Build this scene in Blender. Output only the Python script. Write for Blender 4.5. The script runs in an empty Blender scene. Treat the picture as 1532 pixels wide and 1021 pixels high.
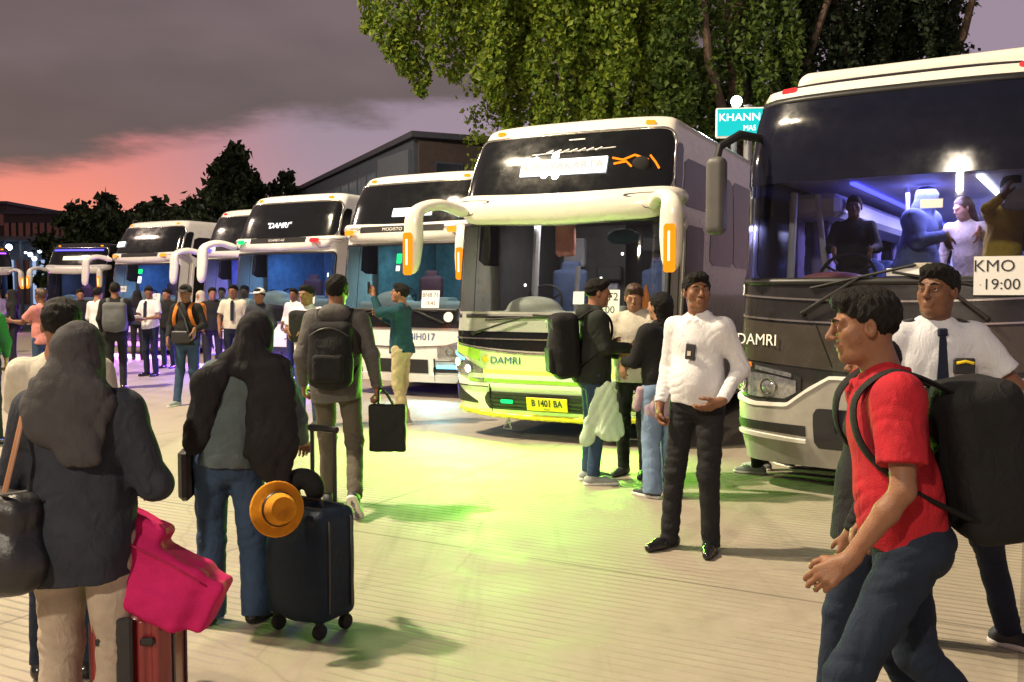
import bpy, math, random
import numpy as np
from mathutils import Vector, Matrix
random.seed(7); np.random.seed(7)
scene = bpy.context.scene
COL = scene.collection
R = math.radians

# ------------------------------------------------------------------ camera
FPX, CXP, CYP, CAMZ = 1400.0, 766.0, 510.5, 1.55
PITCH = math.atan((CYP - 440.0) / FPX)
cam_d = bpy.data.cameras.new('camera'); cam = bpy.data.objects.new('camera', cam_d); COL.objects.link(cam)
cam_d.sensor_width = 36.0; cam_d.lens = 36.0 * FPX / 1532.0
cam_d.clip_start = 0.05; cam_d.clip_end = 2000
cam.location = (0, 0, CAMZ); cam.rotation_euler = (math.pi / 2 - PITCH, 0, 0)
scene.camera = cam
scene.view_settings.view_transform = 'Standard'
scene.view_settings.look = 'None'
scene.view_settings.exposure = 0.0
scene.view_settings.gamma = 1.0
scene.view_settings.use_curve_mapping = False

# ------------------------------------------------------------------ sky (dusk, low cloud, pink band low on the left)
world = bpy.data.worlds.new('World'); scene.world = world; world.use_nodes = True
wt = world.node_tree; wn = wt.nodes; wl = wt.links; wn.clear()
def WN(t, **k):
    n = wn.new(t)
    for a, b in k.items(): setattr(n, a, b)
    return n
def wmath(op, a, b=None, c=None, clamp=False):
    n = WN('ShaderNodeMath', operation=op); n.use_clamp = clamp
    for i, v in enumerate((a, b, c)):
        if v is None: continue
        if isinstance(v, (int, float)): n.inputs[i].default_value = v
        else: wl.new(v, n.inputs[i])
    return n.outputs[0]
def wmix(f, a, b):
    n = WN('ShaderNodeMix', data_type='RGBA')
    if isinstance(f, (int, float)): n.inputs[0].default_value = f
    else: wl.new(f, n.inputs[0])
    for i, v in ((6, a), (7, b)):
        if isinstance(v, tuple): n.inputs[i].default_value = (*v, 1)
        else: wl.new(v, n.inputs[i])
    return n.outputs[2]
def wstep(v, lo, hi):
    n = WN('ShaderNodeMapRange'); n.interpolation_type = 'SMOOTHSTEP'
    wl.new(v, n.inputs[0]); n.inputs[1].default_value = lo; n.inputs[2].default_value = hi
    return n.outputs[0]
tc = WN('ShaderNodeTexCoord'); sp = WN('ShaderNodeSeparateXYZ'); wl.new(tc.outputs['Generated'], sp.inputs[0])
dx, dy, dz = sp.outputs
elev = dz
nz = WN('ShaderNodeTexNoise'); mp = WN('ShaderNodeMapping'); mp.inputs['Scale'].default_value = (1.6, 1.6, 7.0)
wl.new(tc.outputs['Generated'], mp.inputs[0]); wl.new(mp.outputs[0], nz.inputs['Vector'])
nz.inputs['Scale'].default_value = 1.6; nz.inputs['Detail'].default_value = 7; nz.inputs['Roughness'].default_value = 0.6
nfac = nz.outputs['Fac']
nz2 = WN('ShaderNodeTexNoise'); mp2 = WN('ShaderNodeMapping'); mp2.inputs['Scale'].default_value = (1, 1, 3.0)
wl.new(tc.outputs['Generated'], mp2.inputs[0]); wl.new(mp2.outputs[0], nz2.inputs['Vector'])
nz2.inputs['Scale'].default_value = 3.2; nz2.inputs['Detail'].default_value = 4
az = wmath('DIVIDE', dx, wmath('MAXIMUM', wmath('ADD', wmath('ABSOLUTE', dy), 0.05), 0.05))   # about the tangent of the azimuth
# lower edge of the cloud sheet climbs to the right
edge = wmath('ADD', wmath('MULTIPLY_ADD', az, 0.16, 0.205), wmath('MULTIPLY_ADD', nfac, 0.16, -0.08))
overcast = wstep(wmath('SUBTRACT', elev, edge), -0.012, 0.022)
pinkaz = wstep(az, -0.17, -0.46)
low = wmix(wstep(elev, 0.03, 0.19), (1.0, 0.31, 0.20), (0.72, 0.22, 0.22))
lilac = wmix(wstep(elev, 0.04, 0.2), (0.44, 0.29, 0.34), (0.34, 0.26, 0.33))
clear = wmix(pinkaz, lilac, low)
cl = wmix(wstep(nz2.outputs['Fac'], 0.3, 0.75), (0.130, 0.096, 0.104), (0.195, 0.142, 0.150))
cl = wmix(wmath('MULTIPLY', wstep(wmath('SUBTRACT', elev, edge), 0.10, -0.02), 0.55), cl, (0.10, 0.082, 0.075))
skycol = wmix(overcast, clear, cl)
skycol = wmix(wmath('MULTIPLY', wstep(elev, 0.42, 0.95), 0.62), skycol, (0.035, 0.030, 0.036))
skt = WN('ShaderNodeTexSky', sky_type='NISHITA'); skt.sun_disc = False
skt.sun_elevation = R(1.0); skt.sun_rotation = R(-40)
bg = WN('ShaderNodeBackground'); bg.inputs['Strength'].default_value = 1.0; wl.new(skycol, bg.inputs['Color'])
bgn = WN('ShaderNodeBackground'); bgn.inputs['Strength'].default_value = 0.006; wl.new(skt.outputs[0], bgn.inputs['Color'])
ad = WN('ShaderNodeAddShader'); wl.new(bg.outputs[0], ad.inputs[0]); wl.new(bgn.outputs[0], ad.inputs[1])
wo = WN('ShaderNodeOutputWorld'); wl.new(ad.outputs[0], wo.inputs['Surface'])

# ------------------------------------------------------------------ coordinates
_cam_rot = cam.rotation_euler.to_matrix()
def ray(px, py):
    return (_cam_rot @ Vector(((px - CXP) / FPX, -(py - CYP) / FPX, -1.0)))
def at(px, py, Y):
    d = ray(px, py); return Vector((0, 0, CAMZ)) + d * (Y / d.y)
def at_z(px, py, z):
    d = ray(px, py); return Vector((0, 0, CAMZ)) + d * ((z - CAMZ) / d.z)
def ground(px, py): return at_z(px, py, 0.0)

# ------------------------------------------------------------------ key light: a high floodlight mast just left of the picture
def area_light(name, loc, aim, size, power, color, sizey=None, spread=180):
    l = bpy.data.lights.new(name, 'AREA'); l.energy = power; l.color = color; l.size = size
    if sizey: l.shape = 'RECTANGLE'; l.size_y = sizey
    l.spread = R(spread)
    o = bpy.data.objects.new(name, l); COL.objects.link(o); o.location = loc
    d = Vector(aim) - Vector(loc); o.rotation_euler = d.to_track_quat('-Z', 'Y').to_euler()
    return o
MAST = Vector((-10.8, 8.2, 16.5))
KEY = area_light('floodlight_lamp', MAST, (-1.0, 9.0, 0), 0.55, 7000, (1.0, 0.83, 0.58))
KEY2 = area_light('floodlight_lamp', MAST + Vector((0.3, -2.3, 0.1)), (1.0, 5.0, 0), 0.45, 1500, (1.0, 0.80, 0.52))
FILL = area_light('floodlight_lamp', (-5.5, -7.5, 8.5), (0.5, 6.0, 0.6), .45, 1250, (1.0, 0.86, 0.66))  # unseen fill floodlight added behind the camera, without a mast
KEY3 = area_light('floodlight_lamp', (-27, 26, 15), (-10, 24, 0), 1.2, 3200, (1.0, 0.78, 0.62))

# ------------------------------------------------------------------ bookkeeping
def tag(o, label=None, cat=None, group=None, kind=None):
    if label: o['label'] = label
    if cat: o['category'] = cat
    if group: o['group'] = group
    if kind: o['kind'] = kind
    return o
def empty(name, loc=(0, 0, 0), rz=0.0, label=None, cat=None, group=None, scale=1.0):
    o = bpy.data.objects.new(name, None); COL.objects.link(o); o.empty_display_size = 0.1
    o.location = loc; o.rotation_euler = (0, 0, rz); o.scale = (scale,) * 3
    return tag(o, label, cat, group)
def pydata(name, V, F, mat=None, parent=None, smooth=True, kind=None):
    me = bpy.data.meshes.new(name)
    me.from_pydata([tuple(map(float, v)) for v in V] if not isinstance(V, np.ndarray) else V.tolist(), [],
                   F.tolist() if isinstance(F, np.ndarray) else F)
    me.update()
    if smooth: me.polygons.foreach_set('use_smooth', [True] * len(me.polygons))
    if mat: me.materials.append(mat)
    o = bpy.data.objects.new(name, me); COL.objects.link(o)
    if parent: o.parent = parent
    if kind: o['kind'] = kind
    return o
def quads_np(name, V, Q, mat=None, parent=None, smooth=False, kind=None):
    """fast mesh from numpy verts and an (n,k) face array"""
    me = bpy.data.meshes.new(name); V = np.asarray(V, np.float32); Q = np.asarray(Q, np.int32)
    me.vertices.add(len(V)); me.vertices.foreach_set('co', V.ravel())
    n, k = Q.shape
    me.loops.add(n * k); me.loops.foreach_set('vertex_index', Q.ravel())
    me.polygons.add(n); me.polygons.foreach_set('loop_start', np.arange(0, n * k, k, dtype=np.int32))
    me.polygons.foreach_set('loop_total', np.full(n, k, np.int32))
    me.polygons.foreach_set('use_smooth', np.full(n, smooth, bool))
    me.update(calc_edges=True); me.validate()
    if mat: me.materials.append(mat)
    o = bpy.data.objects.new(name, me); COL.objects.link(o)
    if parent: o.parent = parent
    if kind: o['kind'] = kind
    return o

def smooth_path(P, n=5):
    P = [Vector(p) for p in P]; Q = [P[0] * 2 - P[1]] + P + [P[-1] * 2 - P[-2]]; out = []
    for i in range(1, len(Q) - 2):
        a, b, c, d = Q[i - 1:i + 3]
        for k in range(n):
            t = k / n; out.append(.5 * ((2 * b) + (c - a) * t + (2 * a - 5 * b + 4 * c - d) * t * t + (3 * b - a - 3 * c + d) * t ** 3))
    return out + [P[-1]]
class MB:
    """collects simple shapes into one mesh"""
    def __init__(s): s.V = []; s.F = []
    def add(s, V, F):
        b = len(s.V); s.V += [tuple(v) for v in V]; s.F += [tuple(i + b for i in f) for f in F]; return s
    def box(s, c, h, rot=None, bev=0.0):
        c = Vector(c); hx, hy, hz = h
        if bev <= 0:
            P = [Vector((x * hx, y * hy, z * hz)) for x in (-1, 1) for y in (-1, 1) for z in (-1, 1)]
            F = [(0, 1, 3, 2), (4, 6, 7, 5), (0, 4, 5, 1), (2, 3, 7, 6), (0, 2, 6, 4), (1, 5, 7, 3)]
        else:
            b = min(bev, hx * .95, hy * .95, hz * .95); P = []; idx = {}
            for x in (-1, 1):
                for y in (-1, 1):
                    for z in (-1, 1):
                        for a in range(3):
                            q = [x * (hx - b), y * (hy - b), z * (hz - b)]; q[a] = (x, y, z)[a] * (hx, hy, hz)[a]
                            idx[(x, y, z, a)] = len(P); P.append(Vector(q))
            F = []
            S = (-1, 1)
            for x in S: f = [idx[(x, y, z, 0)] for y, z in ((-1, -1), (1, -1), (1, 1), (-1, 1))]; F.append(f if x > 0 else f[::-1])
            for y in S: f = [idx[(x, y, z, 1)] for x, z in ((-1, -1), (-1, 1), (1, 1), (1, -1))]; F.append(f if y > 0 else f[::-1])
            for z in S: f = [idx[(x, y, z, 2)] for x, y in ((-1, -1), (1, -1), (1, 1), (-1, 1))]; F.append(f if z > 0 else f[::-1])
            for x in S:
                for y in S: F.append([idx[(x, y, -1, 0)], idx[(x, y, 1, 0)], idx[(x, y, 1, 1)], idx[(x, y, -1, 1)]])
                for z in S: F.append([idx[(x, -1, z, 0)], idx[(x, 1, z, 0)], idx[(x, 1, z, 2)], idx[(x, -1, z, 2)]])
            for y in S:
                for z in S: F.append([idx[(-1, y, z, 1)], idx[(1, y, z, 1)], idx[(1, y, z, 2)], idx[(-1, y, z, 2)]])
            for x in S:
                for y in S:
                    for z in S: F.append([idx[(x, y, z, a)] for a in range(3)])
        if rot is not None:
            Rm = rot if isinstance(rot, Matrix) else Matrix.Rotation(rot, 3, 'Z')
            P = [Rm.to_3x3() @ p for p in P]
        return s.add([c + p for p in P], F)
    def tube(s, pts, r, n=8, cap=True, sy=1.0, sm=0):
        pts = [Vector(p) for p in pts]
        if sm: pts = smooth_path(pts, sm)
        rs = r if isinstance(r, (list, tuple)) else [r] * len(pts)
        V = []; F = []
        up = Vector((0, 0, 1)); prev = None
        for i, p in enumerate(pts):
            d = (pts[min(i + 1, len(pts) - 1)] - pts[max(i - 1, 0)]).normalized()
            if prev is None:
                a = d.cross(up)
                if a.length < 1e-3: a = d.cross(Vector((1, 0, 0)))
                a.normalize()
            else:
                a = prev - d * prev.dot(d); a.normalize()
            prev = a; b = d.cross(a)
            for k in range(n):
                t = 2 * math.pi * k / n; V.append(p + (a * math.cos(t) + b * math.sin(t) * sy) * rs[i])
        for i in range(len(pts) - 1):
            for k in range(n):
                F.append((i * n + k, i * n + (k + 1) % n, (i + 1) * n + (k + 1) % n, (i + 1) * n + k))
        if cap: F.append(tuple(range(n))[::-1]); F.append(tuple((len(pts) - 1) * n + k for k in range(n)))
        return s.add(V, F)
    def disc_ring(s, c, axis, prof, n=24):
        """lathe: prof = list of (radius, along axis)"""
        c = Vector(c); ax = Vector(axis).normalized(); a = ax.orthogonal().normalized(); b = ax.cross(a); V = []; F = []
        for r, h in prof:
            for k in range(n):
                t = 2 * math.pi * k / n; V.append(c + ax * h + (a * math.cos(t) + b * math.sin(t)) * max(r, 1e-4))
        for i in range(len(prof) - 1):
            for k in range(n): F.append((i * n + k, i * n + (k + 1) % n, (i + 1) * n + (k + 1) % n, (i + 1) * n + k))
        return s.add(V, F)
    def build(s, name, mat=None, parent=None, smooth=False, kind=None):
        o = pydata(name, s.V, s.F, mat, parent, smooth, kind)
        if smooth:
            try: o.data.set_sharp_from_angle(angle=R(40))
            except Exception: pass
        return o

# ------------------------------------------------------------------ materials
def nt_new(name):
    m = bpy.data.materials.new(name); m.use_nodes = True; t = m.node_tree; t.nodes.clear(); return m, t
def mat(name, col, rough=0.6, metal=0.0, var=0.12, vscale=6.0, bump=0.0, bscale=60.0, coat=0.0, spec=0.5, col2=None, sss=0.0, weave=0.0, mscale=None, sheen=0.0, crease=0.0, cscale=9.0):
    m, t = nt_new(name); N = t.nodes; L = t.links
    out = N.new('ShaderNodeOutputMaterial'); p = N.new('ShaderNodeBsdfPrincipled'); L.new(p.outputs[0], out.inputs[0])
    tcn = N.new('ShaderNodeTexCoord'); src = tcn.outputs['Object']
    if mscale:
        mpn = N.new('ShaderNodeMapping'); mpn.inputs['Scale'].default_value = mscale; L.new(src, mpn.inputs[0]); src = mpn.outputs[0]
    n1 = N.new('ShaderNodeTexNoise'); n1.inputs['Scale'].default_value = vscale; n1.inputs['Detail'].default_value = 6
    n1.inputs['Roughness'].default_value = 0.65; L.new(src, n1.inputs['Vector'])
    mr = N.new('ShaderNodeMapRange'); mr.inputs[1].default_value = 0.3; mr.inputs[2].default_value = 0.7; L.new(n1.outputs['Fac'], mr.inputs[0])
    mx = N.new('ShaderNodeMix'); mx.data_type = 'RGBA'; L.new(mr.outputs[0], mx.inputs[0])
    c2 = col2 if col2 else tuple(min(1, c * (1 + var)) for c in col)
    c1 = col if col2 else tuple(c * (1 - var) for c in col)
    mx.inputs[6].default_value = (*c1, 1); mx.inputs[7].default_value = (*c2, 1)
    L.new(mx.outputs[2], p.inputs['Base Color'])
    rr = N.new('ShaderNodeMapRange'); rr.inputs[3].default_value = max(0.02, rough - 0.08); rr.inputs[4].default_value = min(1, rough + 0.10)
    L.new(n1.outputs['Fac'], rr.inputs[0]); L.new(rr.outputs[0], p.inputs['Roughness'])
    p.inputs['Metallic'].default_value = metal; p.inputs['Specular IOR Level'].default_value = spec
    p.inputs['Coat Weight'].default_value = coat; p.inputs['Coat Roughness'].default_value = 0.06
    if sheen: p.inputs['Sheen Weight'].default_value = sheen
    if sss:
        p.inputs['Subsurface Weight'].default_value = sss; p.inputs['Subsurface Radius'].default_value = (0.01, 0.004, 0.002)
    if bump > 0:
        n2 = N.new('ShaderNodeTexNoise'); n2.inputs['Scale'].default_value = bscale; n2.inputs['Detail'].default_value = 4
        L.new(src, n2.inputs['Vector'])
        bp = N.new('ShaderNodeBump'); bp.inputs['Strength'].default_value = bump; bp.inputs['Distance'].default_value = 0.01
        L.new(n2.outputs['Fac'], bp.inputs['Height']); L.new(bp.outputs[0], p.inputs['Normal'])
        if crease > 0:
            n3 = N.new('ShaderNodeTexNoise'); n3.inputs['Scale'].default_value = cscale; n3.inputs['Detail'].default_value = 3; n3.inputs['Distortion'].default_value = 1.6
            n3.noise_type = 'RIDGED_MULTIFRACTAL'; n3.normalize = True
            mq = N.new('ShaderNodeMapping'); mq.inputs['Rotation'].default_value = (.5, .6, .4); mq.inputs['Scale'].default_value = (1.5, 1.5, .75); L.new(src, mq.inputs[0]); L.new(mq.outputs[0], n3.inputs['Vector'])
            b3 = N.new('ShaderNodeBump'); b3.inputs['Strength'].default_value = crease; b3.inputs['Distance'].default_value = 0.03; L.new(n3.outputs['Fac'], b3.inputs['Height']); L.new(bp.outputs[0], b3.inputs['Normal']); L.new(b3.outputs[0], p.inputs['Normal'])
    return m
def emit(name, col, strength):
    m, t = nt_new(name); N = t.nodes
    out = N.new('ShaderNodeOutputMaterial'); e = N.new('ShaderNodeEmission')
    e.inputs[0].default_value = (*col, 1); e.inputs[1].default_value = strength; t.links.new(e.outputs[0], out.inputs[0]); return m
def glass(name, tint=(0.8, 0.85, 0.85), rough=0.02, refl=1.0):
    m, t = nt_new(name); N = t.nodes; L = t.links
    out = N.new('ShaderNodeOutputMaterial'); tr = N.new('ShaderNodeBsdfTransparent'); gl = N.new('ShaderNodeBsdfGlossy')
    tr.inputs[0].default_value = (*tint, 1); gl.inputs['Roughness'].default_value = rough; gl.inputs[0].default_value = (1, 1, 1, 1)
    fr = N.new('ShaderNodeLayerWeight'); fr.inputs[0].default_value = 0.5
    pw = N.new('ShaderNodeMath'); pw.operation = 'POWER'; pw.inputs[1].default_value = 4.5; L.new(fr.outputs['Facing'], pw.inputs[0])
    mm = N.new('ShaderNodeMath'); mm.operation = 'MULTIPLY_ADD'; mm.inputs[1].default_value = .85 * refl; mm.inputs[2].default_value = .035; mm.use_clamp = True; L.new(pw.outputs[0], mm.inputs[0])
    mx = N.new('ShaderNodeMixShader'); L.new(mm.outputs[0], mx.inputs[0]); L.new(tr.outputs[0], mx.inputs[1]); L.new(gl.outputs[0], mx.inputs[2])
    L.new(mx.outputs[0], out.inputs[0]); return m
def fabric(name, col, rough=0.85, var=0.18, **k):
    k.setdefault('bump', 0.35); k.setdefault('bscale', 220.0); k.setdefault('vscale', 9.0); k.setdefault('crease', 0.22); k.setdefault('cscale', 13.0)
    return mat(name, col, rough, var=var, spec=0.25, **k)
def denim(name, col, **k):
    return mat(name, tuple(c * .75 for c in col), 0.85, col2=tuple(min(1, c * 1.35) for c in col), vscale=5.0, bump=0.4, bscale=300, spec=0.2, crease=0.25, cscale=11.0, **k)
M = {}
def text(body, size, material, parent, M4, name='lettering', align='CENTER', extrude=0.001, offset=0.0, shear=0.0, sx=1.0):
    c = bpy.data.curves.new(name, 'FONT'); c.body = body; c.size = size; c.align_x = align; c.align_y = 'CENTER'
    c.extrude = extrude; c.offset = offset; c.shear = shear; c.resolution_u = 3
    tmp = bpy.data.objects.new('tmp', c); COL.objects.link(tmp)
    me = bpy.data.meshes.new_from_object(tmp.evaluated_get(bpy.context.evaluated_depsgraph_get()))
    bpy.data.objects.remove(tmp); bpy.data.curves.remove(c)
    me.name = name
    me.materials.clear(); me.materials.append(material)
    o = bpy.data.objects.new(name, me); COL.objects.link(o)
    if parent: o.parent = parent
    o.matrix_local = M4 @ Matrix.Diagonal((sx, 1, 1, 1)); return o

# ------------------------------------------------------------------ signed-distance modelling
class Field:
    def __init__(s, lo, hi, h):
        s.h = h; s.lo = np.array(lo, np.float32); n = np.ceil((np.array(hi) - np.array(lo)) / h).astype(int) + 1
        s.n = n; s.F = np.full(n, 0.25, np.float32)
        s.ax = [s.lo[i] + h * np.arange(n[i], dtype=np.float32) for i in range(3)]
    def _sub(s, lo, hi):
        a = np.clip(np.floor((np.array(lo) - s.lo) / s.h).astype(int), 0, s.n); b = np.clip(np.ceil((np.array(hi) - s.lo) / s.h).astype(int) + 1, 0, s.n)
        if np.any(b <= a): return None, None
        sl = tuple(slice(int(a[i]), int(b[i])) for i in range(3))
        X, Y, Z = np.meshgrid(s.ax[0][sl[0]], s.ax[1][sl[1]], s.ax[2][sl[2]], indexing='ij', sparse=True)
        return sl, (X, Y, Z)
    def _apply(s, sl, d, k, op):
        a = s.F[sl]
        if op == 'add':
            if k > 0:
                hh = np.maximum(k - np.abs(a - d), 0) / k; s.F[sl] = np.minimum(a, d) - hh * hh * k * 0.25
            else: s.F[sl] = np.minimum(a, d)
        elif op == 'sub':
            d = -d
            if k > 0:
                hh = np.maximum(k - np.abs(a - d), 0) / k; s.F[sl] = np.maximum(a, d) + hh * hh * k * 0.25
            else: s.F[sl] = np.maximum(a, d)
    def cone(s, a, b, ra, rb, k=0.02, sc=(1, 1, 1), op='add', flat=False, flata=False):
        a = np.array(a, np.float32); b = np.array(b, np.float32); sc = np.array(sc, np.float32)
        m = max(ra, rb) * sc + k + 3 * s.h
        sl, P = s._sub(np.minimum(a, b) - m, np.maximum(a, b) + m)
        if sl is None: return s
        A = a / sc; B = b / sc; X = P[0] / sc[0] - A[0]; Y = P[1] / sc[1] - A[1]; Z = P[2] / sc[2] - A[2]
        D = B - A; L2 = float(D @ D) + 1e-9
        t0 = (X * D[0] + Y * D[1] + Z * D[2]) / L2; t = np.clip(t0, 0, 1)
        d = np.sqrt((X - t * D[0]) ** 2 + (Y - t * D[1]) ** 2 + (Z - t * D[2]) ** 2) - (ra + (rb - ra) * t)
        if flat: d = np.maximum(d, (t0 - 1) * math.sqrt(L2))
        if flata: d = np.maximum(d, -t0 * math.sqrt(L2))
        s._apply(sl, d * float(sc.min()), k, op); return s
    def ell(s, c, r, rot=None, k=0.02, op='add'):
        c = np.array(c, np.float32); r = np.array(r, np.float32); m = (float(r.max()) if rot is not None else r) + k + 3 * s.h
        sl, P = s._sub(c - m, c + m)
        if sl is None: return s
        X, Y, Z = P[0] - c[0], P[1] - c[1], P[2] - c[2]
        if rot is not None:
            q = np.array(rot)
            X, Y, Z = (q[0, 0] * X + q[1, 0] * Y + q[2, 0] * Z, q[0, 1] * X + q[1, 1] * Y + q[2, 1] * Z, q[0, 2] * X + q[1, 2] * Y + q[2, 2] * Z)
        k0 = np.sqrt((X / r[0]) ** 2 + (Y / r[1]) ** 2 + (Z / r[2]) ** 2)
        k1 = np.sqrt((X / r[0] ** 2) ** 2 + (Y / r[1] ** 2) ** 2 + (Z / r[2] ** 2) ** 2) + 1e-6
        d = np.where(k0 < 0.3, -float(r.min()) * (1 - k0), k0 * (k0 - 1) / k1)
        s._apply(sl, d, k, op); return s
    def box(s, c, hsz, r=0.01, rot=None, k=0.0, op='add'):
        c = np.array(c, np.float32); hh = np.array(hsz, np.float32); m = (float(np.linalg.norm(hh)) if rot is not None else hh) + r + k + 3 * s.h
        sl, P = s._sub(c - m, c + m)
        if sl is None: return s
        X, Y, Z = P[0] - c[0], P[1] - c[1], P[2] - c[2]
        if rot is not None:
            q = np.array(rot)
            X, Y, Z = (q[0, 0] * X + q[1, 0] * Y + q[2, 0] * Z, q[0, 1] * X + q[1, 1] * Y + q[2, 1] * Z, q[0, 2] * X + q[1, 2] * Y + q[2, 2] * Z)
        qx, qy, qz = np.abs(X) - hh[0] + r, np.abs(Y) - hh[1] + r, np.abs(Z) - hh[2] + r
        d = np.sqrt(np.maximum(qx, 0) ** 2 + np.maximum(qy, 0) ** 2 + np.maximum(qz, 0) ** 2) + np.minimum(np.maximum(np.maximum(qx, qy), qz), 0) - r
        s._apply(sl, d, k, op); return s
    def cut(s, n, d, box=None):
        """keep the side n.p < d (optionally only inside box=(lo,hi))"""
        n = np.array(n, np.float32); n = n / np.linalg.norm(n)
        if box: sl, P = s._sub(*box)
        else: sl, P = s._sub(s.lo, s.lo + s.n * s.h)
        if sl is None: return s
        s.F[sl] = np.maximum(s.F[sl], n[0] * P[0] + n[1] * P[1] + n[2] * P[2] - d); return s
    def folds(s, amp, seed, waves=5, kmin=35, kmax=90, flat=(1, 1, 0.35), band=0.05, zr=None):
        rng = np.random.RandomState(seed); idx = np.nonzero(np.abs(s.F) < band)
        X, Y, Z = s.ax[0][idx[0]], s.ax[1][idx[1]], s.ax[2][idx[2]]; acc = np.zeros_like(X)
        for i in range(waves):
            v = rng.randn(3) * np.array(flat); v /= np.linalg.norm(v); kk = v * rng.uniform(kmin, kmax)
            v2 = rng.randn(3); v2 = v2 / np.linalg.norm(v2) * rng.uniform(kmin * .3, kmin * .7)
            ph = kk[0] * X + kk[1] * Y + kk[2] * Z + rng.uniform(0, 6) + 1.8 * np.sin(v2[0] * X + v2[1] * Y + v2[2] * Z + rng.uniform(0, 6))
            msk = 0.5 + 0.5 * np.sin(v2[1] * X + v2[2] * Y + v2[0] * Z + rng.uniform(0, 6))
            acc += (0.6 - np.abs(np.sin(ph * 0.5)) ** 0.8) * msk
        w = 1.0
        if zr is not None: w = np.clip((zr[1] - Z) / max(1e-3, zr[1] - zr[0]), 0, 1)
        s.F[idx] += (amp * acc / math.sqrt(waves) * 1.3 * w).astype(np.float32); return s
    def bunch(s, c, axis, amp, lam, width, seed=0):
        """rings of creases round a joint"""
        c = np.array(c); axis = np.array(axis) / (np.linalg.norm(axis) + 1e-9)
        sl, P = s._sub(c - width * 1.6, c + width * 1.6)
        if sl is None: return s
        X, Y, Z = P[0] - c[0], P[1] - c[1], P[2] - c[2]; t = X * axis[0] + Y * axis[1] + Z * axis[2]; r2 = X * X + Y * Y + Z * Z
        w = np.exp(-r2 / (width * .62) ** 2) * (.45 + .55 * np.sin(19 * X + 14 * Z + seed * 1.7) * np.sin(17 * Y - 12 * Z + seed)); ph = 2 * math.pi * t / lam * (1 + .25 * np.sin(9 * t + seed)) + 1.6 * np.sin(11 * X + 9 * Y + seed) + 1.3 * np.sin(31 * X + seed) + 1.3 * np.sin(27 * Y + seed * 2.1) + .8 * np.sin(40 * Z + seed)
        s.F[sl] += (amp * w * (.55 - np.abs(np.sin(ph * .5)) ** .7)).astype(np.float32); return s
    def mesh(s):
        F = s.F; I = F < 0
        # clamp the border to outside
        I[0] = I[-1] = False; I[:, 0] = I[:, -1] = False; I[:, :, 0] = I[:, :, -1] = False
        c = [I[i:I.shape[0] - 1 + i, j:I.shape[1] - 1 + j, k:I.shape[2] - 1 + k] for i in (0, 1) for j in (0, 1) for k in (0, 1)]
        anyv = c[0].copy(); allv = c[0].copy()
        for q in c[1:]: anyv |= q; allv &= q
        act = anyv & ~allv; cells = np.argwhere(act)
        if len(cells) == 0: return None
        ind = np.full(act.shape, -1, np.int32); ind[act] = np.arange(len(cells))
        pos = np.zeros((len(cells), 3), np.float64); cnt = np.zeros(len(cells))
        cor = [(i, j, k) for i in (0, 1) for j in (0, 1) for k in (0, 1)]
        val = {}; ins = {}
        for q in cor:
            a = cells + np.array(q); val[q] = F[a[:, 0], a[:, 1], a[:, 2]].astype(np.float64); ins[q] = I[a[:, 0], a[:, 1], a[:, 2]]
        for p in cor:
            for ax_ in range(3):
                if p[ax_] == 0:
                    q = list(p); q[ax_] = 1; q = tuple(q); m = ins[p] != ins[q]
                    den = val[p] - val[q]; t = np.where(np.abs(den) > 1e-9, val[p] / np.where(np.abs(den) > 1e-9, den, 1), .5); t = np.clip(t, 0, 1)
                    pp = np.tile(np.array(p, float), (len(cells), 1)); pp[:, ax_] = t
                    pos[m] += pp[m]; cnt[m] += 1
        pos /= np.maximum(cnt, 1)[:, None]
        V = (cells + pos) * s.h + s.lo
        Q = []
        for ax_ in range(3):
            a1, a2 = (ax_ + 1) % 3, (ax_ + 2) % 3
            sA = [slice(None)] * 3; sB = [slice(None)] * 3; sA[ax_] = slice(0, -1); sB[ax_] = slice(1, None)
            A = I[tuple(sA)]; B = I[tuple(sB)]; ch = np.argwhere(A != B)
            ok = (ch[:, a1] > 0) & (ch[:, a2] > 0) & (ch[:, a1] < act.shape[a1]) & (ch[:, a2] < act.shape[a2]); ch = ch[ok]
            inner = A[ch[:, 0], ch[:, 1], ch[:, 2]]
            def g(o1, o2):
                e = ch.copy(); e[:, a1] += o1; e[:, a2] += o2; return ind[e[:, 0], e[:, 1], e[:, 2]]
            q = np.stack([g(-1, -1), g(0, -1), g(0, 0), g(-1, 0)], 1)
            q[~inner] = q[~inner][:, ::-1]; Q.append(q)
        Q = np.concatenate(Q); Q = Q[(Q >= 0).all(1)]
        return V, Q
    def build(s, name, material, parent=None, M4=None):
        r = s.mesh()
        if r is None: return None
        V, Q = r
        if M4 is not None:
            Mm = np.array(M4); V = V @ Mm[:3, :3].T + Mm[:3, 3]
        return quads_np(name, V, Q, material, parent, smooth=True)
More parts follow.
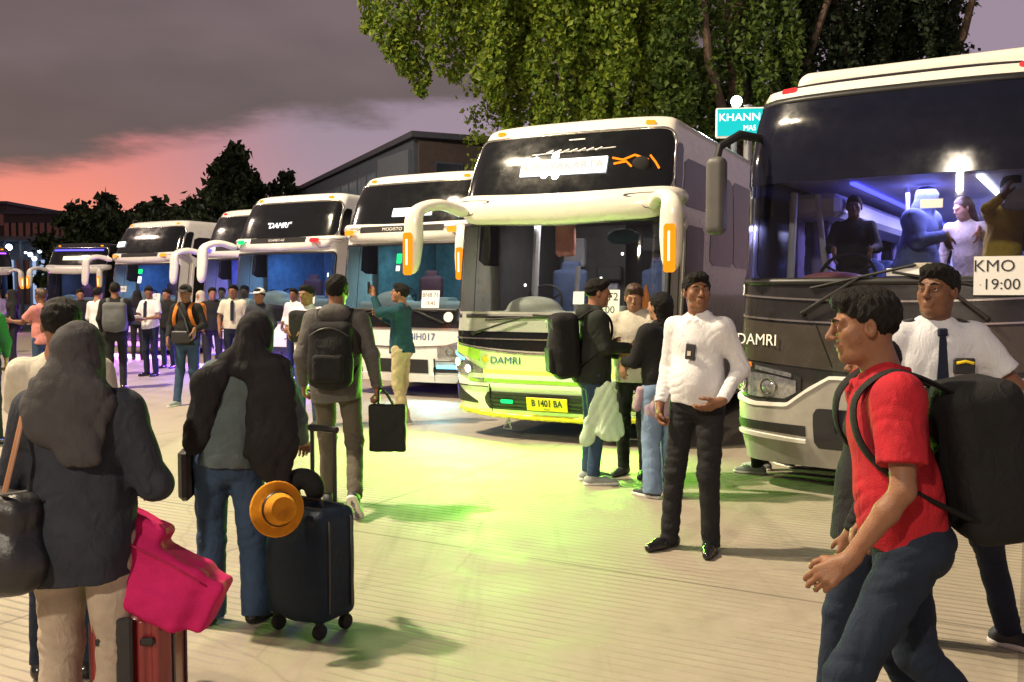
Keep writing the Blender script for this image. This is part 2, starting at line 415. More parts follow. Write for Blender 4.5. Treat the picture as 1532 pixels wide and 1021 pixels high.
# ------------------------------------------------------------------ people
def V3(*a): return np.array(a, float)
def pose(**ov):
    J = dict(hipR=V3(.09, 0, .90), hipL=V3(-.09, 0, .90), kneeR=V3(.10, .015, .49), kneeL=V3(-.10, .015, .49),
             ankR=V3(.105, -.015, .085), ankL=V3(-.105, -.015, .085), footR=V3(.12, .99, 0), footL=V3(-.12, .99, 0),
             pel=V3(0, 0, .94), waist=V3(0, .0, 1.06), chest=V3(0, .0, 1.27), shR=V3(.170, -.01, 1.385), shL=V3(-.170, -.01, 1.385),
             elR=V3(.235, -.04, 1.12), elL=V3(-.235, -.04, 1.12), wrR=V3(.245, .05, .88), wrL=V3(-.245, .05, .88),
             hdR=V3(.0, .15, -1), hdL=V3(.0, .15, -1), hnR=V3(-1, 0, 0), hnL=V3(1, 0, 0), curl=0.5, curlL=None,
             neck=V3(0, -.012, 1.44), head=V3(0, .018, 1.59), yaw=0, pitch=0, roll=0, lean=(0, 0), twist=0, bulk=1.0)
    for k, v in ov.items(): J[k] = np.array(v, float) if isinstance(v, (tuple, list)) and k not in ('lean',) else v
    tw = R(J['twist'])
    for k in ('chest', 'shR', 'shL', 'neck', 'head', 'elR', 'elL', 'wrR', 'wrL', 'waist'):
        p = J[k]; f = (p[2] - .92) / .7
        if k in ('shR', 'shL', 'elR', 'elL', 'wrR', 'wrL') and tw:
            x, y = p[0], p[1]; p[0], p[1] = x * math.cos(tw) - y * math.sin(tw), x * math.sin(tw) + y * math.cos(tw)
        if k in ('elR', 'elL', 'wrR', 'wrL') and k in ov: f = max(f, 0.0) if not J.get('armlean', True) else f
        fb = max(f, 0) if k[:2] not in ('el', 'wr') else 0.65
        if k in ('wrR', 'wrL') : fb = 0.5
        p[0] += J['lean'][0] * fb; p[1] += J['lean'][1] * fb
    return J
def unit(v): v = np.array(v, float); return v / (np.linalg.norm(v) + 1e-9)
def hand_sdf(f, w, d, n, side, curl, vox, k=0.006):
    """w wrist, d finger direction, n palm normal, side: unit vector towards the thumb"""
    d = unit(d); n = unit(n - d * float(np.dot(n, d))); sv = np.cross(d, n); 
    if np.dot(sv, side) < 0: sv = -sv
    mr = vox * 0.62
    L = [(.034, .066, .028, .022, .018), (.012, .072, .032, .025, .019), (-.011, .066, .029, .023, .018), (-.031, .054, .023, .018, .016)]
    f.cone(w - d * .02, w + d * .012, .024, .024, k=.02, sc=(1, 1, 1))
    for i, (o, l1, a, b, c) in enumerate(L):
        base = w + sv * o * .45 + d * .01; kn = w + sv * o * .92 + d * (l1 + .018)
        f.cone(base, kn, .0145, max(.0118, mr), k=.014)
        p = kn; ang = 0; r = max(.0094, mr)
        spread = sv * o * .6
        for j, l in enumerate((a + .008, b, c)):
            ang += curl * (0.55, 0.75, 0.5)[j] * (1 + .12 * i)
            dd = unit(d * math.cos(ang) + n * math.sin(ang) + spread * (1 if j == 0 else .3))
            q = p + dd * l; f.cone(p, q, r, max(r * .92, mr), k=k); p = q; r = max(r * .9, mr)
    b0 = w + sv * .016 + d * .022 + n * .006; t1 = b0 + unit(sv * .75 + d * .75 + n * .35) * .045
    t2 = t1 + unit(sv * .3 + d * 1.0 + n * (.25 + .5 * curl)) * .032; t3 = t2 + unit(d * 1.0 - sv * .05 + n * (.3 + .8 * curl)) * .024
    f.cone(b0, t1, .017, .0125, k=.014); f.cone(t1, t2, max(.0115, mr), max(.0105, mr), k=k); f.cone(t2, t3, max(.0105, mr), max(.0085, mr), k=k)
def head_rot(J):
    m = Matrix.Rotation(R(J['yaw']), 3, 'Z') @ Matrix.Rotation(R(J['pitch']), 3, 'X') @ Matrix.Rotation(R(J['roll']), 3, 'Y')
    return np.array(m)
def head_sdf(f, J, vox, hs=1.0):
    H = head_rot(J); c = J['head']
    def P(x, y, z): return c + H @ (np.array((x, y, z)) * hs)
    e = lambda p, r, k, op='add': f.ell(P(*p), np.array(r) * hs, rot=H, k=k, op=op)
    q = lambda a, b, ra, rb, k, op='add': f.cone(P(*a), P(*b), ra * hs, rb * hs, k=k, op=op)
    e((0, -.018, .030), (.074, .094, .084), .02)
    e((0, .018, -.035), (.057, .066, .072), .03)
    q((-.03, .035, -.082), (.03, .035, -.082), .022, .022, .03)
    q((0, .062, -.090), (0, .064, -.088), .020, .020, .025)
    for s in (-1, 1):
        q((s * .044, .052, -.012), (s * .046, .04, -.03), .018, .018, .025)
        q((s * .042, .070, .030), (s * .012, .084, .027), .010, .010, .014)
        if vox < .009:
            f.ell(P(s * .030, .097, .011), np.array((.016, .017, .0105)) * hs, rot=H, k=.010, op='sub')
            e((s * .030, .0715, .010), (.0135, .0125, .0105), .004); q((s * .018, .082, .0165), (s * .042, .077, .0155), .0042, .0042, .004); q((s * .020, .080, .0045), (s * .040, .076, .0045), .003, .003, .004)
        e((s * .077, -.008, -.002), (.010, .019, .031), .008)
        if vox < .007: e((s * .084, -.004, .002), (.006, .009, .016), .003, 'sub')
        e((s * .0125, .094, -.024), (.0085, .0095, .0075), .006)
    q((0, .083, .020), (0, .107, -.018), .0085, .0125, .010)
    q((-.018, .082, -.0495), (.018, .082, -.0495), .0065, .0065, .008)
    q((0, .086, -.0485), (0, .086, -.0485), .0065, .0065, .008)
    q((-.014, .081, -.0625), (.014, .081, -.0625), .0075, .0075, .007)
    f.cone(P(0, -.022, -.05), J['neck'] + V3(0, -.008, -.01), .054, .062, k=.03)
def body_mesh(J, vox, hands=True, hs=1.0, facedetail=True):
    pts = np.array([J[k] for k in ('hipR', 'hipL', 'kneeR', 'kneeL', 'ankR', 'ankL', 'shR', 'shL', 'elR', 'elL', 'wrR', 'wrL', 'head')])
    lo = pts.min(0) - .22; hi = pts.max(0) + .22; lo[2] = 0.0 if lo[2] < .2 else lo[2]; hi[2] = max(hi[2], J['head'][2] + .16)
    f = Field(lo, hi, vox)
    b = J['bulk']
    f.ell(J['pel'], (.140 * b, .095 * b, .10), k=.03)
    f.cone(J['pel'], J['chest'], .125 * b, .135 * b, k=.05, sc=(1, .62, 1))
    f.cone(J['shL'] * .8 + J['chest'] * .2, J['shR'] * .8 + J['chest'] * .2, .052, .052, k=.05)
    f.cone(J['chest'], J['neck'], .10, .05, k=.05, sc=(1, .7, 1))
    for s in 'RL':
        f.cone(J['hip' + s], J['knee' + s], .072, .048, k=.03)
        f.cone(J['knee' + s], J['ank' + s], .046, .032, k=.02)
        fd = unit(J['foot' + s] * (1, 1, 1)); a = J['ank' + s]
        f.cone(a - V3(0, 0, .035) - fd * .02, a - V3(0, 0, .045) + fd * .10, .032, .024, k=.02)
        f.cone(J['sh' + s], J['el' + s], .045 * b, .036, k=.04)
        m = J['el' + s] * .7 + J['wr' + s] * .3
        f.cone(J['el' + s], m, .034, .036, k=.015); f.cone(m, J['wr' + s], .036, .023, k=.015)
        if hands:
            side = V3(0, 1, 0) if abs(unit(J['hd' + s])[1]) < .7 else V3(0, 0, 1)
            if ('th' + s) in J: side = J['th' + s]
            hand_sdf(f, J['wr' + s], J['hd' + s], J['hn' + s], side, J['curl'] if s == 'R' or J['curlL'] is None else J['curlL'], vox)
    head_sdf(f, J, vox, hs)
    return f
def trousers_mesh(J, vox, loose=1.0, hem=.06, seed=1, amp=.006, flare=1.0, thin=1.0):
    pts = np.array([J[k] for k in ('hipR', 'hipL', 'kneeR', 'kneeL', 'ankR', 'ankL')])
    lo = pts.min(0) - .2; hi = pts.max(0) + .2; lo[2] = -.02; hi[2] = 1.04
    f = Field(lo, hi, vox); b = J['bulk']
    f.ell(J['pel'] + V3(0, -.01, -.01), (.160 * b, .120 * b, .13), k=.03)
    f.ell(J['pel'] + V3(0, -.05, -.05), (.13 * b, .09 * b, .10), k=.04)
    for s in 'RL':
        f.cone(J['hip' + s], J['knee' + s], .086 * loose * thin, .064 * loose * thin, k=.035)
        a = J['ank' + s]; kd = unit(a - J['knee' + s]); e = a + kd * max(-.1, (.085 - hem) * 1.0)
        f.cone(J['knee' + s], e, .062 * loose * thin, .052 * loose * flare * thin, k=.03, flat=True)
    for i, s in enumerate('RL'):
        kd = unit(J['ank' + s] - J['knee' + s]); f.bunch(J['knee' + s] + V3(0, -.02, 0), kd, amp * 1.3, .050, .17, seed + i); f.bunch(J['ank' + s] - kd * .06, kd, amp * 1.5, .046, .13, seed + 3 + i)
        f.bunch(J['hip' + s] + V3(0, .04, -.06), (.5 if s == 'L' else -.5, .3, 1), amp * 1.6, .05, .14, seed + 5 + i)
    f.folds(amp * .6, seed, waves=5, kmin=18, kmax=50, flat=(1, 1, .7))
    f.folds(amp, seed + 1, waves=4, kmin=30, kmax=80, flat=(.4, .4, 1), zr=(.55, .25) if False else None)
    f.cut((0, 0, 1), 1.015)
    f.cut((0, 0, -1), -.012)
    return f
def top_mesh(J, vox, sleeve='long', hem=.86, bulk=1.0, seed=3, amp=.006, arm=1.0, collar=False, belly=0, openf=False, hood=False, skirt=0):
    pts = np.array([J[k] for k in ('hipR', 'hipL', 'shR', 'shL', 'elR', 'elL', 'wrR', 'wrL', 'neck')])
    lo = pts.min(0) - .2; hi = pts.max(0) + .22
    lo[2] = min(hem, pts[:, 2].min()) - .06
    f = Field(lo, hi, vox); b = bulk * J['bulk']
    base = J['pel'] * 1.0; base[2] = max(hem - .02, .5)
    f.cone(base, J['waist'], .170 * b, .158 * b, k=.03, sc=(1, .86 if hem < .9 else .76, 1))
    if hem < .9: f.ell(J['pel'] + V3(0, -.055, -.05), (.155 * b, .105 * b, .13), k=.05)
    if belly: f.ell(J['waist'] + V3(0, .05, -.02), (.13, .11, .15), k=.06)
    f.cone(J['waist'], J['chest'], .156 * b, .172 * b, k=.05, sc=(1, .66, 1))
    f.cone(J['shL'] * .86 + J['chest'] * .14, J['shR'] * .86 + J['chest'] * .14, .066 * b, .066 * b, k=.06)
    f.cone(J['chest'] + V3(0, 0, .03), J['neck'] + V3(0, 0, .0), .11, .064, k=.05, sc=(1.1, .8, 1))
    # flat hem
    f.cut((0, 0, -1), -hem, (lo - .1, np.array([hi[0], hi[1], hem + .02]))) if False else None
    idx = np.nonzero(f.F < .1); 
    X, Y, Z = f.ax[0][idx[0]], f.ax[1][idx[1]], f.ax[2][idx[2]]
    hw = hem + .012 * np.sin(9 * X + seed) + .01 * np.sin(13 * Y + seed)
    f.F[idx] = np.maximum(f.F[idx], hw - Z)
    for s in 'RL':
        if sleeve == 'long':
            f.cone(J['sh' + s], J['el' + s], .060 * arm * b, .050 * arm, k=.04)
            f.cone(J['el' + s], J['wr' + s] - unit(J['wr' + s] - J['el' + s]) * .012, .050 * arm, .036 * arm, k=.025, flat=True)
        else:
            f.cone(J['sh' + s], J['sh' + s] * .28 + J['el' + s] * .72, .060 * arm * b, .062 * arm, k=.04, flat=True)
    if skirt:
        for s in 'RL': f.cone(J['hip' + s] * .8 + J['pel'] * .2 + V3(0, 0, .06), J['hip' + s] * .72 + J['knee' + s] * .28, .095, .098 + skirt, k=.04, flat=True)
    if hood:
        f.ell(J['neck'] + V3(0, -.085, -.01), (.115, .07, .075), k=.03)
        f.cone(J['neck'] + V3(-.075, .02, .005), J['neck'] + V3(.075, .02, .005), .03, .03, k=.03)
    f.folds(amp * .8, seed, waves=5, kmin=22, kmax=60, flat=(1, 1, .55))
    for i, s in enumerate('RL'):
        if sleeve == 'long':
            ad = unit(J['wr' + s] - J['el' + s]); f.bunch(J['el' + s], ad, amp * 1.3, .045, .16, seed + i); f.bunch(J['wr' + s] - ad * .06, ad, amp * 1.5, .032, .11, seed + 4 + i)
        f.bunch(J['sh' + s] + V3(0, .02, -.08), unit(J['el' + s] - J['sh' + s]) + V3(.4 if s == 'R' else -.4, 0, 0), amp * 1.2, .05, .13, seed + 7 + i)
    f.bunch(J['waist'] + V3(.03, .08, -.06), (.35, 0, 1), amp * 1.2, .055, .20, seed + 8); f.bunch(J['waist'] + V3(-.03, -.08, -.02), (-.3, 0, 1), amp * 1.2, .06, .22, seed + 11)
    if collar:
        n = J['neck']
        for s in (-1, 1):
            f.cone(n + V3(s * .062, -.03, .012), n + V3(s * .018, .078, -.030), .014, .013, k=.008)
            f.cone(n + V3(s * .062, -.03, .012), n + V3(s * .02, -.075, .012), .014, .014, k=.008)
            f.cone(n + V3(s * .022, .078, -.028), n + V3(s * .050, .085, -.062), .013, .006, k=.006)
        f.cone(n + V3(0, -.01, .075), n + V3(0, .01, -.02), .062, .050, k=.004, op='sub')
    return f
def hair_mesh(J, vox, style='short', seed=5, amp=.0028, hs=1.0):
    H = head_rot(J); c = J['head']; f = Field(c - .26, c + .26, vox)
    def P(x, y, z): return c + H @ (np.array((x, y, z)) * hs)
    f.ell(P(0, -.022, .038), np.array((.084, .102, .092)) * hs, rot=H, k=.01)
    if style == 'short' or style == 'full':
        f.ell(P(0, .035, .092), np.array((.062, .055, .035)) * hs, rot=H, k=.02)
        n = H @ unit((0, .62, -.78)); off = float(n @ P(0, .0, .004 if style == 'short' else -.012))
        f.cut(n, off)
    elif style == 'long':
        f.cone(P(0, -.05, .0), P(0, -.075, -.20), .085, .07, k=.04, sc=(1, .8, 1))
        n = H @ unit((0, .8, -.45)); f.cut(n, float(n @ P(0, .02, .0)))
    idx = np.nonzero(np.abs(f.F) < .02); X, Y, Z = f.ax[0][idx[0]], f.ax[1][idx[1]], f.ax[2][idx[2]]
    rng = np.random.RandomState(seed); acc = 0
    for i in range(7):
        v = unit(rng.randn(3)) * rng.uniform(110, 420); acc = acc + np.sin(v[0] * X + v[1] * Y + v[2] * Z + rng.uniform(0, 6))
    f.F[idx] += (amp * acc / 2.6).astype(np.float32)
    return f
def hijab_mesh(J, vox, seed=5, amp=.006, drape=.20, opening=True, back=True, hs=1.0, bottom=1.30):
    H = head_rot(J); c = J['head']; f = Field(np.minimum(c, J['chest']) - .36, np.maximum(c, J['chest']) + (.3, .3, .2), vox)
    def P(x, y, z): return c + H @ (np.array((x, y, z)) * hs)
    f.ell(P(0, -.022, .030), np.array((.096, .116, .104)) * hs, rot=H, k=.01)
    f.ell(P(0, -.020, -.05), np.array((.094, .108, .105)) * hs, rot=H, k=.03)
    f.cone(P(0, -.015, -.07), J['neck'] + V3(0, -.01, -.03), .095, .115, k=.04, sc=(1, .95, 1))
    f.cone(J['neck'] + V3(0, -.01, .0), J['chest'] + V3(0, -.0, .09), .12, .19, k=.05, sc=(1, .68, 1))
    f.cone(J['neck'] + V3(0, -.07, -.02), J['neck'] + V3(0.02, -.105, -drape), .07, .05, k=.04, sc=(1.7, .6, 1))
    f.cut((0, 0, -1), -(bottom), None)
    f.folds(amp * 1.4, seed, waves=6, kmin=25, kmax=60, flat=(.7, .9, .9)); f.folds(amp * .7, seed + 3, waves=5, kmin=50, kmax=100, flat=(1, 1, .6))
    if opening:
        f.ell(P(0, .13, -.008), np.array((.060, .09, .082)) * hs, rot=H, k=.012, op='sub')
    return f
def shoe_mesh(J, s, vox, kind='shoe'):
    a = J['ank' + s]; fd = unit(J['foot' + s]); f = Field(a - .30, a + .30, vox)
    up = J.get('shoeup' + s, V3(0, 0, 1)); up = unit(up - fd * float(np.dot(up, fd)))
    b = a - up * .085
    f.cone(b + up * .036 - fd * .045, b + up * .034 + fd * .10, .036, .038, k=.01)
    f.cone(b + up * .034 + fd * .10, b + up * .026 + fd * .185, .038, .027, k=.02)
    f.cone(b + up * .045 - fd * .02, b + up * .085, .040, .043 if kind != 'sandal' else .03, k=.03, flat=True)
    f.cut(-up, float(-up @ b) - .0)
    return f
def sole_mesh(J, s, vox):
    a = J['ank' + s]; fd = unit(J['foot' + s]); f = Field(a - .30, a + .30, vox)
    up = J.get('shoeup' + s, V3(0, 0, 1)); up = unit(up - fd * float(np.dot(up, fd))); b = a - up * .085
    f.cone(b + up * .012 - fd * .045, b + up * .012 + fd * .10, .041, .044, k=.01)
    f.cone(b + up * .012 + fd * .10, b + up * .012 + fd * .19, .044, .030, k=.02)
    f.cut(-up, float(-up @ b)); f.cut(up, float(up @ b) + .026)
    return f
SKINS = {}
def skin(i):
    if i not in SKINS:
        col = [(.30, .150, .085), (.225, .110, .062), (.36, .20, .125), (.17, .082, .048)][i % 4]
        SKINS[i] = mat('skin', tuple(c * .80 for c in col), 0.5, spec=.3, col2=(col[0] * 1.12, col[1] * 1.05, col[2] * 1.02), vscale=14, bump=0.2, bscale=180, sss=0.12)
    return SKINS[i]
def person(loc, heading, height, label, J, vox=.009, top=None, legs=None, hair=('short', 'hair'), skin_i=0, shoes='shoe_black', sole=None,
           group=None, hs=1.0, eyes=False, vt=None, shoekind='shoe', seed=1):
    s = height / 1.70; S = Matrix.Scale(s, 4)
    root = empty('person', loc, R(heading), label, 'person', group)
    vt = vt or max(vox, .007)
    body_mesh(J, vox, hs=hs).build('body', skin(skin_i), root, S)
    if legs:
        m, kw = legs; trousers_mesh(J, vt, seed=seed + 11, **kw).build('trousers', M[m], root, S)
    if top:
        m, kw = top; kw = dict(kw); nm = kw.pop('name', 'shirt'); top_mesh(J, vt, seed=seed + 21, **kw).build(nm, M[m], root, S)
    if hair:
        st, m = hair
        if st == 'hijab': hijab_mesh(J, vt, seed=seed, hs=hs).build('headscarf', M[m], root, S)
        elif st == 'hijab_back': hijab_mesh(J, vt, seed=seed, hs=hs, opening=False).build('headscarf', M[m], root, S)
        elif st == 'cap':
            hair_mesh(J, max(vox, .006), 'short', seed, .002, hs).build('hair', M['hair'], root, S)
            H = head_rot(J); c = J['head']; f = Field(c - .26, c + .26, max(vox, .006))
            def P(x, y, z): return c + H @ (np.array((x, y, z)) * hs)
            f.ell(P(0, -.02, .045), np.array((.092, .108, .095)) * hs, rot=H, k=.01); n = H @ unit((0, 0.05, -1)); f.cut(n, float(n @ P(0, .0, .048)))
            f.box(P(0, .115, .050), (.065, .065, .006), r=.006, rot=H, k=.012)
            f.build('cap', M[m], root, S)
        else: hair_mesh(J, max(vox * .8, .004), st, seed, hs=hs).build('hair', M[m], root, S)
    for sd in 'RL':
        if shoes: 
            sh = shoe_mesh(J, sd, vt if vt < .008 else max(.008, vt * .8), shoekind).build('shoe', M[shoes], root, S)
            if sole and sh: 
                so = sole_mesh(J, sd, max(.006, vt * .8)).build('sole', M[sole], sh, S)
    if eyes:
        H = head_rot(J); c = J['head']
        for sx in (-1, 1):
            for nm, y, r, mm in (('eye', .0732, .0108, 'eyewhite'), ('iris', .0795, .0060, 'iris')):
                p = c + H @ (np.array((sx * .030, y, .010)) * hs); mb = MB()
                mb.disc_ring((0, 0, 0), (0, 1, 0), [(0.0001, -r), (r * .5, -r * .87), (r * .87, -r * .5), (r, 0), (r * .87, r * .5), (r * .5, r * .87), (0.0001, r)], 12)
                o = mb.build(nm, M[mm], root, True); o.location = Vector(p) * s
            e = MB(); q = [c + H @ (np.array((sx * x, y, z)) * hs) for x, y, z in ((.013, .092, .030), (.030, .091, .036), (.047, .077, .031))]
            e.tube(q, [.004, .0045, .002], 6); o = e.build('eyebrow', M['hair'], root, True); o.scale = (s,) * 3
    root['_s'] = s
    return root
def worn(name, person_root, base, label, cat, group=None):
    """an empty for something carried, at the point 'base' of the carrier (standard-height coordinates); returns it and the matrix for its geometry"""
    s = person_root['_s']; W = Matrix.Translation(person_root.location) @ Matrix.Rotation(person_root.rotation_euler.z, 4, 'Z')
    e = empty(name, W @ (Vector(base) * s), person_root.rotation_euler.z, label, cat, group)
    return e, Matrix.Translation(-Vector(base) * s) @ Matrix.Scale(s, 4)
def backpack(pr, J, label, m='bp_black', w=.16, d=.085, h=.23, vox=.008, zc=1.17, y=-.18, group=None, pocket=True, strapm=None, seed=2, tilt=0, straps=True, mp=None):
    lean = J['lean']; f0 = (zc - .92) / .7
    c = V3(lean[0] * f0, y + lean[1] * f0, zc); rt = np.array(Matrix.Rotation(R(tilt), 3, 'X') @ Matrix.Rotation(-lean[0], 3, 'Y'))
    e, T = worn('backpack', pr, c - V3(0, 0, h), label, 'backpack', group)
    f = Field(c - (w + .12, d + .2, h + .12), c + (w + .12, d + .12, h + .12), vox)
    f.box(c, (w, d, h), r=.065, rot=rt); f.ell(c + V3(0, -.03, -.06), (w * .95, d * 1.1, h * .8), rot=rt, k=.05)
    f.folds(.006, seed, waves=5, kmin=20, kmax=70, flat=(1, 1, .8))
    f.build('bag_body', M[m], e, T)
    if pocket:
        f = Field(c - (w + .12, d + .2, h + .12), c + (w + .12, d + .12, h + .12), vox)
        f.box(c + rt @ V3(0, -d - .012, -h * .42), (w * .72, .035, h * .42), r=.03, rot=rt); f.folds(.004, seed + 2, waves=4)
        f.build('pocket', M[mp or m], e, T)
        z = MB(); z.tube([T @ Vector(c + rt @ V3(x, -d * .95 - .004 - .028 * math.cos(x / w * 1.3), h * (.42 + .38 * math.cos(x / w * 1.35)))) for x in np.linspace(-w * .9, w * .9, 11)], .0035, 5)
        z.build('zip', M['zip'], e, True)
    if straps:
        for s in 'RL':
            sh = J['sh' + s]; q = MB(); k = .62
            P = [c + V3((1 if s == 'R' else -1) * w * .55, d * .8, h * .8), sh * V3(k, 1, 1) + V3(J['lean'][0] * (1 - k), -.06, .06), sh * V3(k, 1, 1) + V3(J['lean'][0] * (1 - k), .03, .066),
                 sh * V3(k, 1, 1) + V3(J['lean'][0] * (1 - k), .115, -.02), J['chest'] + V3((1 if s == 'R' else -1) * .135, .108, -.04), J['waist'] + V3((1 if s == 'R' else -1) * .160, .02, .05), c + V3((1 if s == 'R' else -1) * w * .8, d * .5, -h * .7)]
            q.tube([T @ Vector(p) for p in P], .027, 8, sy=.3, sm=5); q.build('strap', M[strapm or m], e, True)
    return e
# ------------------------------------------------------------------ buses
class Coach:
    """local frame: front faces -Y, +X is the left side of the coach (right in the picture), z up"""
    def __init__(s, label, prof, wprof, top, group='coaches parked side by side in a row', Lb=10.5, bulge=.30, n=2.8, scale=.93):
        s.root = empty('coach', (0, 0, 0), 0, label, 'coach', group, scale)
        s.prof = prof; s.wprof = wprof; s.top = top; s.L = Lb; s.sc = scale
        th = np.linspace(0, math.pi / 2, 200); X = 1.25 * np.sin(th) ** (2 / n); Y = bulge * (1 - np.cos(th) ** (2 / n))
        # even resample
        xx = np.concatenate([[0], X[1:], [1.25]]); yy = np.concatenate([[0], Y[1:], [Lb]])
        ds = np.hypot(np.diff(xx), np.diff(yy)); s.cs = np.concatenate([[0], np.cumsum(ds)]); s.cx = xx; s.cy = yy
        s.smax = s.cs[-1]; s.corner = s.cs[-2]
    def plan(s, u):
        a = abs(u); x = np.interp(a, s.cs, s.cx); y = np.interp(a, s.cs, s.cy); return math.copysign(x, u), y
    def S(s, u, z, off=0.0):
        if off:
            p = s.S(u, z); return p + s.normal(u, z) * off
        x, y = s.plan(u); w = np.interp(z, *zip(*s.wprof)); yf = np.interp(z, *zip(*s.prof))
        fall = max(0.0, 1 - y / 4.0)   # the rake fades out along the sides
        return Vector((x * w, y * (1) + yf * fall, z))
    def normal(s, u, z):
        e = .01; a = s.S(u + e, z) - s.S(u - e, z); b = s.S(u, z + e) - s.S(u, z - e); return a.cross(b).normalized()
    def frame(s, u, z, off=0.004):
        n = s.normal(u, z); t = (s.S(u + .01, z) - s.S(u - .01, z)).normalized(); up = n.cross(t); o = s.S(u, z) + n * off
        return Matrix(((t.x, up.x, n.x, o.x), (t.y, up.y, n.y, o.y), (t.z, up.z, n.z, o.z), (0, 0, 0, 1)))
    def shell(s, material, holes=(), z0=.27, name='body'):
        zs = set(np.round(np.linspace(z0, s.top, 44), 4)); us = set()
        base = np.concatenate([np.linspace(-1.75, 1.75, 71), np.linspace(1.75, s.smax, 26)[1:], -np.linspace(1.75, s.smax, 26)[1:]])
        us |= set(np.round(base, 4))
        for (u0, u1, a, b) in holes: us |= {u0, u1}; zs |= {a, b}
        us = sorted(us); zs = sorted(zs); V = []; F = []
        def clean(L, keep):
            out = []
            for v in L:
                if out and v - out[-1] < .012:
                    if v in keep: out[-1] = v
                    continue
                out.append(v)
            return out
        us = clean(us, {h[i] for h in holes for i in (0, 1)}); zs = clean(zs, {h[i] for h in holes for i in (2, 3)})
        nu = len(us)
        for z in zs:
            for u in us: V.append(s.S(u, z))
        for j in range(len(zs) - 1):
            for i in range(nu - 1):
                cu, cz = (us[i] + us[i + 1]) / 2, (zs[j] + zs[j + 1]) / 2
                if any(a < cu < b and c < cz < d for a, b, c, d in holes): continue
                F.append((j * nu + i, j * nu + i + 1, (j + 1) * nu + i + 1, (j + 1) * nu + i))
        # back wall
        for j in range(len(zs) - 1): F.append((j * nu + nu - 1, j * nu, (j + 1) * nu, (j + 1) * nu + nu - 1))
        # roof: shrinking rings
        last = (len(zs) - 1) * nu
        cen = Vector((0, s.L * .5, 0)); prev = last
        for (k, dz) in ((.985, .022), (.95, .045), (.88, .065), (.72, .082), (.4, .094), (.01, .1)):
            b = len(V)
            for i in range(nu):
                p = V[last + i]; V.append(Vector((p.x * k, p.y + (1 - k) * (.9 if p.y < s.L * .5 else 0) * (1 - p.y / (s.L * .5) if p.y < s.L * .5 else 1), s.top + dz)))
            for i in range(nu - 1): F.append((prev + i, prev + i + 1, b + i + 1, b + i))
            F.append((prev + nu - 1, prev, b, b + nu - 1)); prev = b
        o = pydata(name, V, F, material, s.root, True)
        o.data.set_sharp_from_angle(angle=R(50)); return o
    def patch(s, name, m, u0, u1, zb, zt, off=.004, thick=.012, nu=40, nz=10, parent=None, smooth=True, u0f=None, u1f=None, bulge=0.0, ends=0.0):
        """piece lying on the shell; zb, zt numbers or functions of u"""
        fb = zb if callable(zb) else (lambda u: zb); ft = zt if callable(zt) else (lambda u: zt); V = []; F = []
        for k in (0, 1):
            for j in range(nz + 1):
                for i in range(nu + 1):
                    u = u0 + (u1 - u0) * i / nu; z = fb(u) + (ft(u) - fb(u)) * j / nz
                    du = 0
                    if u0f: du = (1 - i / nu) * u0f(z)
                    if u1f: du += (i / nu) * u1f(z)
                    bo = bulge * math.sin(math.pi * j / nz) ** .6; eo = 1 if not ends else min(1, ((i if i < nu / 2 else nu - i) / nu) / ends) ** .5; V.append(s.S(u + du, z, (-.01 + (off + bo + .01) * eo) if k == 0 else min(off - thick, .0)))
        N = (nu + 1) * (nz + 1); w = nu + 1
        for j in range(nz):
            for i in range(nu):
                a = j * w + i; F.append((a, a + 1, a + w + 1, a + w)); F.append((a + N, a + w + N, a + w + 1 + N, a + 1 + N))
        for i in range(nu):
            F.append((i, i + N, i + 1 + N, i + 1)); a = nz * w + i; F.append((a, a + 1, a + 1 + N, a + N))
        for j in range(nz):
            a = j * w; F.append((a, a + w, a + w + N, a + N)); a = j * w + nu; F.append((a, a + N, a + w + N, a + w))
        o = pydata(name, V, F, m, parent or s.root, smooth)
        if smooth: o.data.set_sharp_from_angle(angle=R(35))
        return o
    @staticmethod
    def rr(u0, u1, z0, z1, r, rb=None):
        rb = r if rb is None else rb
        def c(u, rad):
            e = min(u - u0, u1 - u)
            return 0 if e >= rad else rad - math.sqrt(max(0, rad * rad - (rad - max(e, 0)) ** 2))
        return (lambda u: z0 + c(u, rb)), (lambda u: z1 - c(u, r))
    def rpatch(s, name, m, u0, u1, z0, z1, r=.1, rb=None, **k):
        b, t = s.rr(u0, u1, z0, z1, r, rb); return s.patch(name, m, u0, u1, b, t, **k)
    def ring(s, name, m, u0, u1, z0, z1, w=.05, off=.012, r=.1, nu=44):
        """frame piece: a rubber seal round a window"""
        V = []; F = []; P = []
        def path(d):
            out = []; a0, a1, b0, b1 = u0 + d, u1 - d, z0 + d, z1 - d; rr_ = max(.02, r - d)
            for cx, cz, t0 in ((a1 - rr_, b1 - rr_, 0), (a0 + rr_, b1 - rr_, 90), (a0 + rr_, b0 + rr_, 180), (a1 - rr_, b0 + rr_, 270)):
                for k in range(7):
                    t = R(t0 + 90 * k / 6); out.append((cx + rr_ * math.cos(t), cz + rr_ * math.sin(t)))
            res = []
            for i, p in enumerate(out):
                q = out[(i + 1) % len(out)]; n = max(1, int(math.hypot(q[0] - p[0], q[1] - p[1]) / .09))
                n = 14 if n > 3 else 1
                for k in range(n): res.append((p[0] + (q[0] - p[0]) * k / n, p[1] + (q[1] - p[1]) * k / n))
            return res
        A = path(-w / 2); B = path(w / 2); n = min(len(A), len(B))
        for L, o_ in ((A, off - .012), (A, off), (B, off), (B, off - .012)):
            for i in range(n): V.append(s.S(L[i][0], L[i][1], o_))
        for q in range(3):
            for i in range(n): j = (i + 1) % n; F.append((q * n + i, (q + 1) * n + i, (q + 1) * n + j, q * n + j))
        return pydata(name, V, F, m, s.root, True)
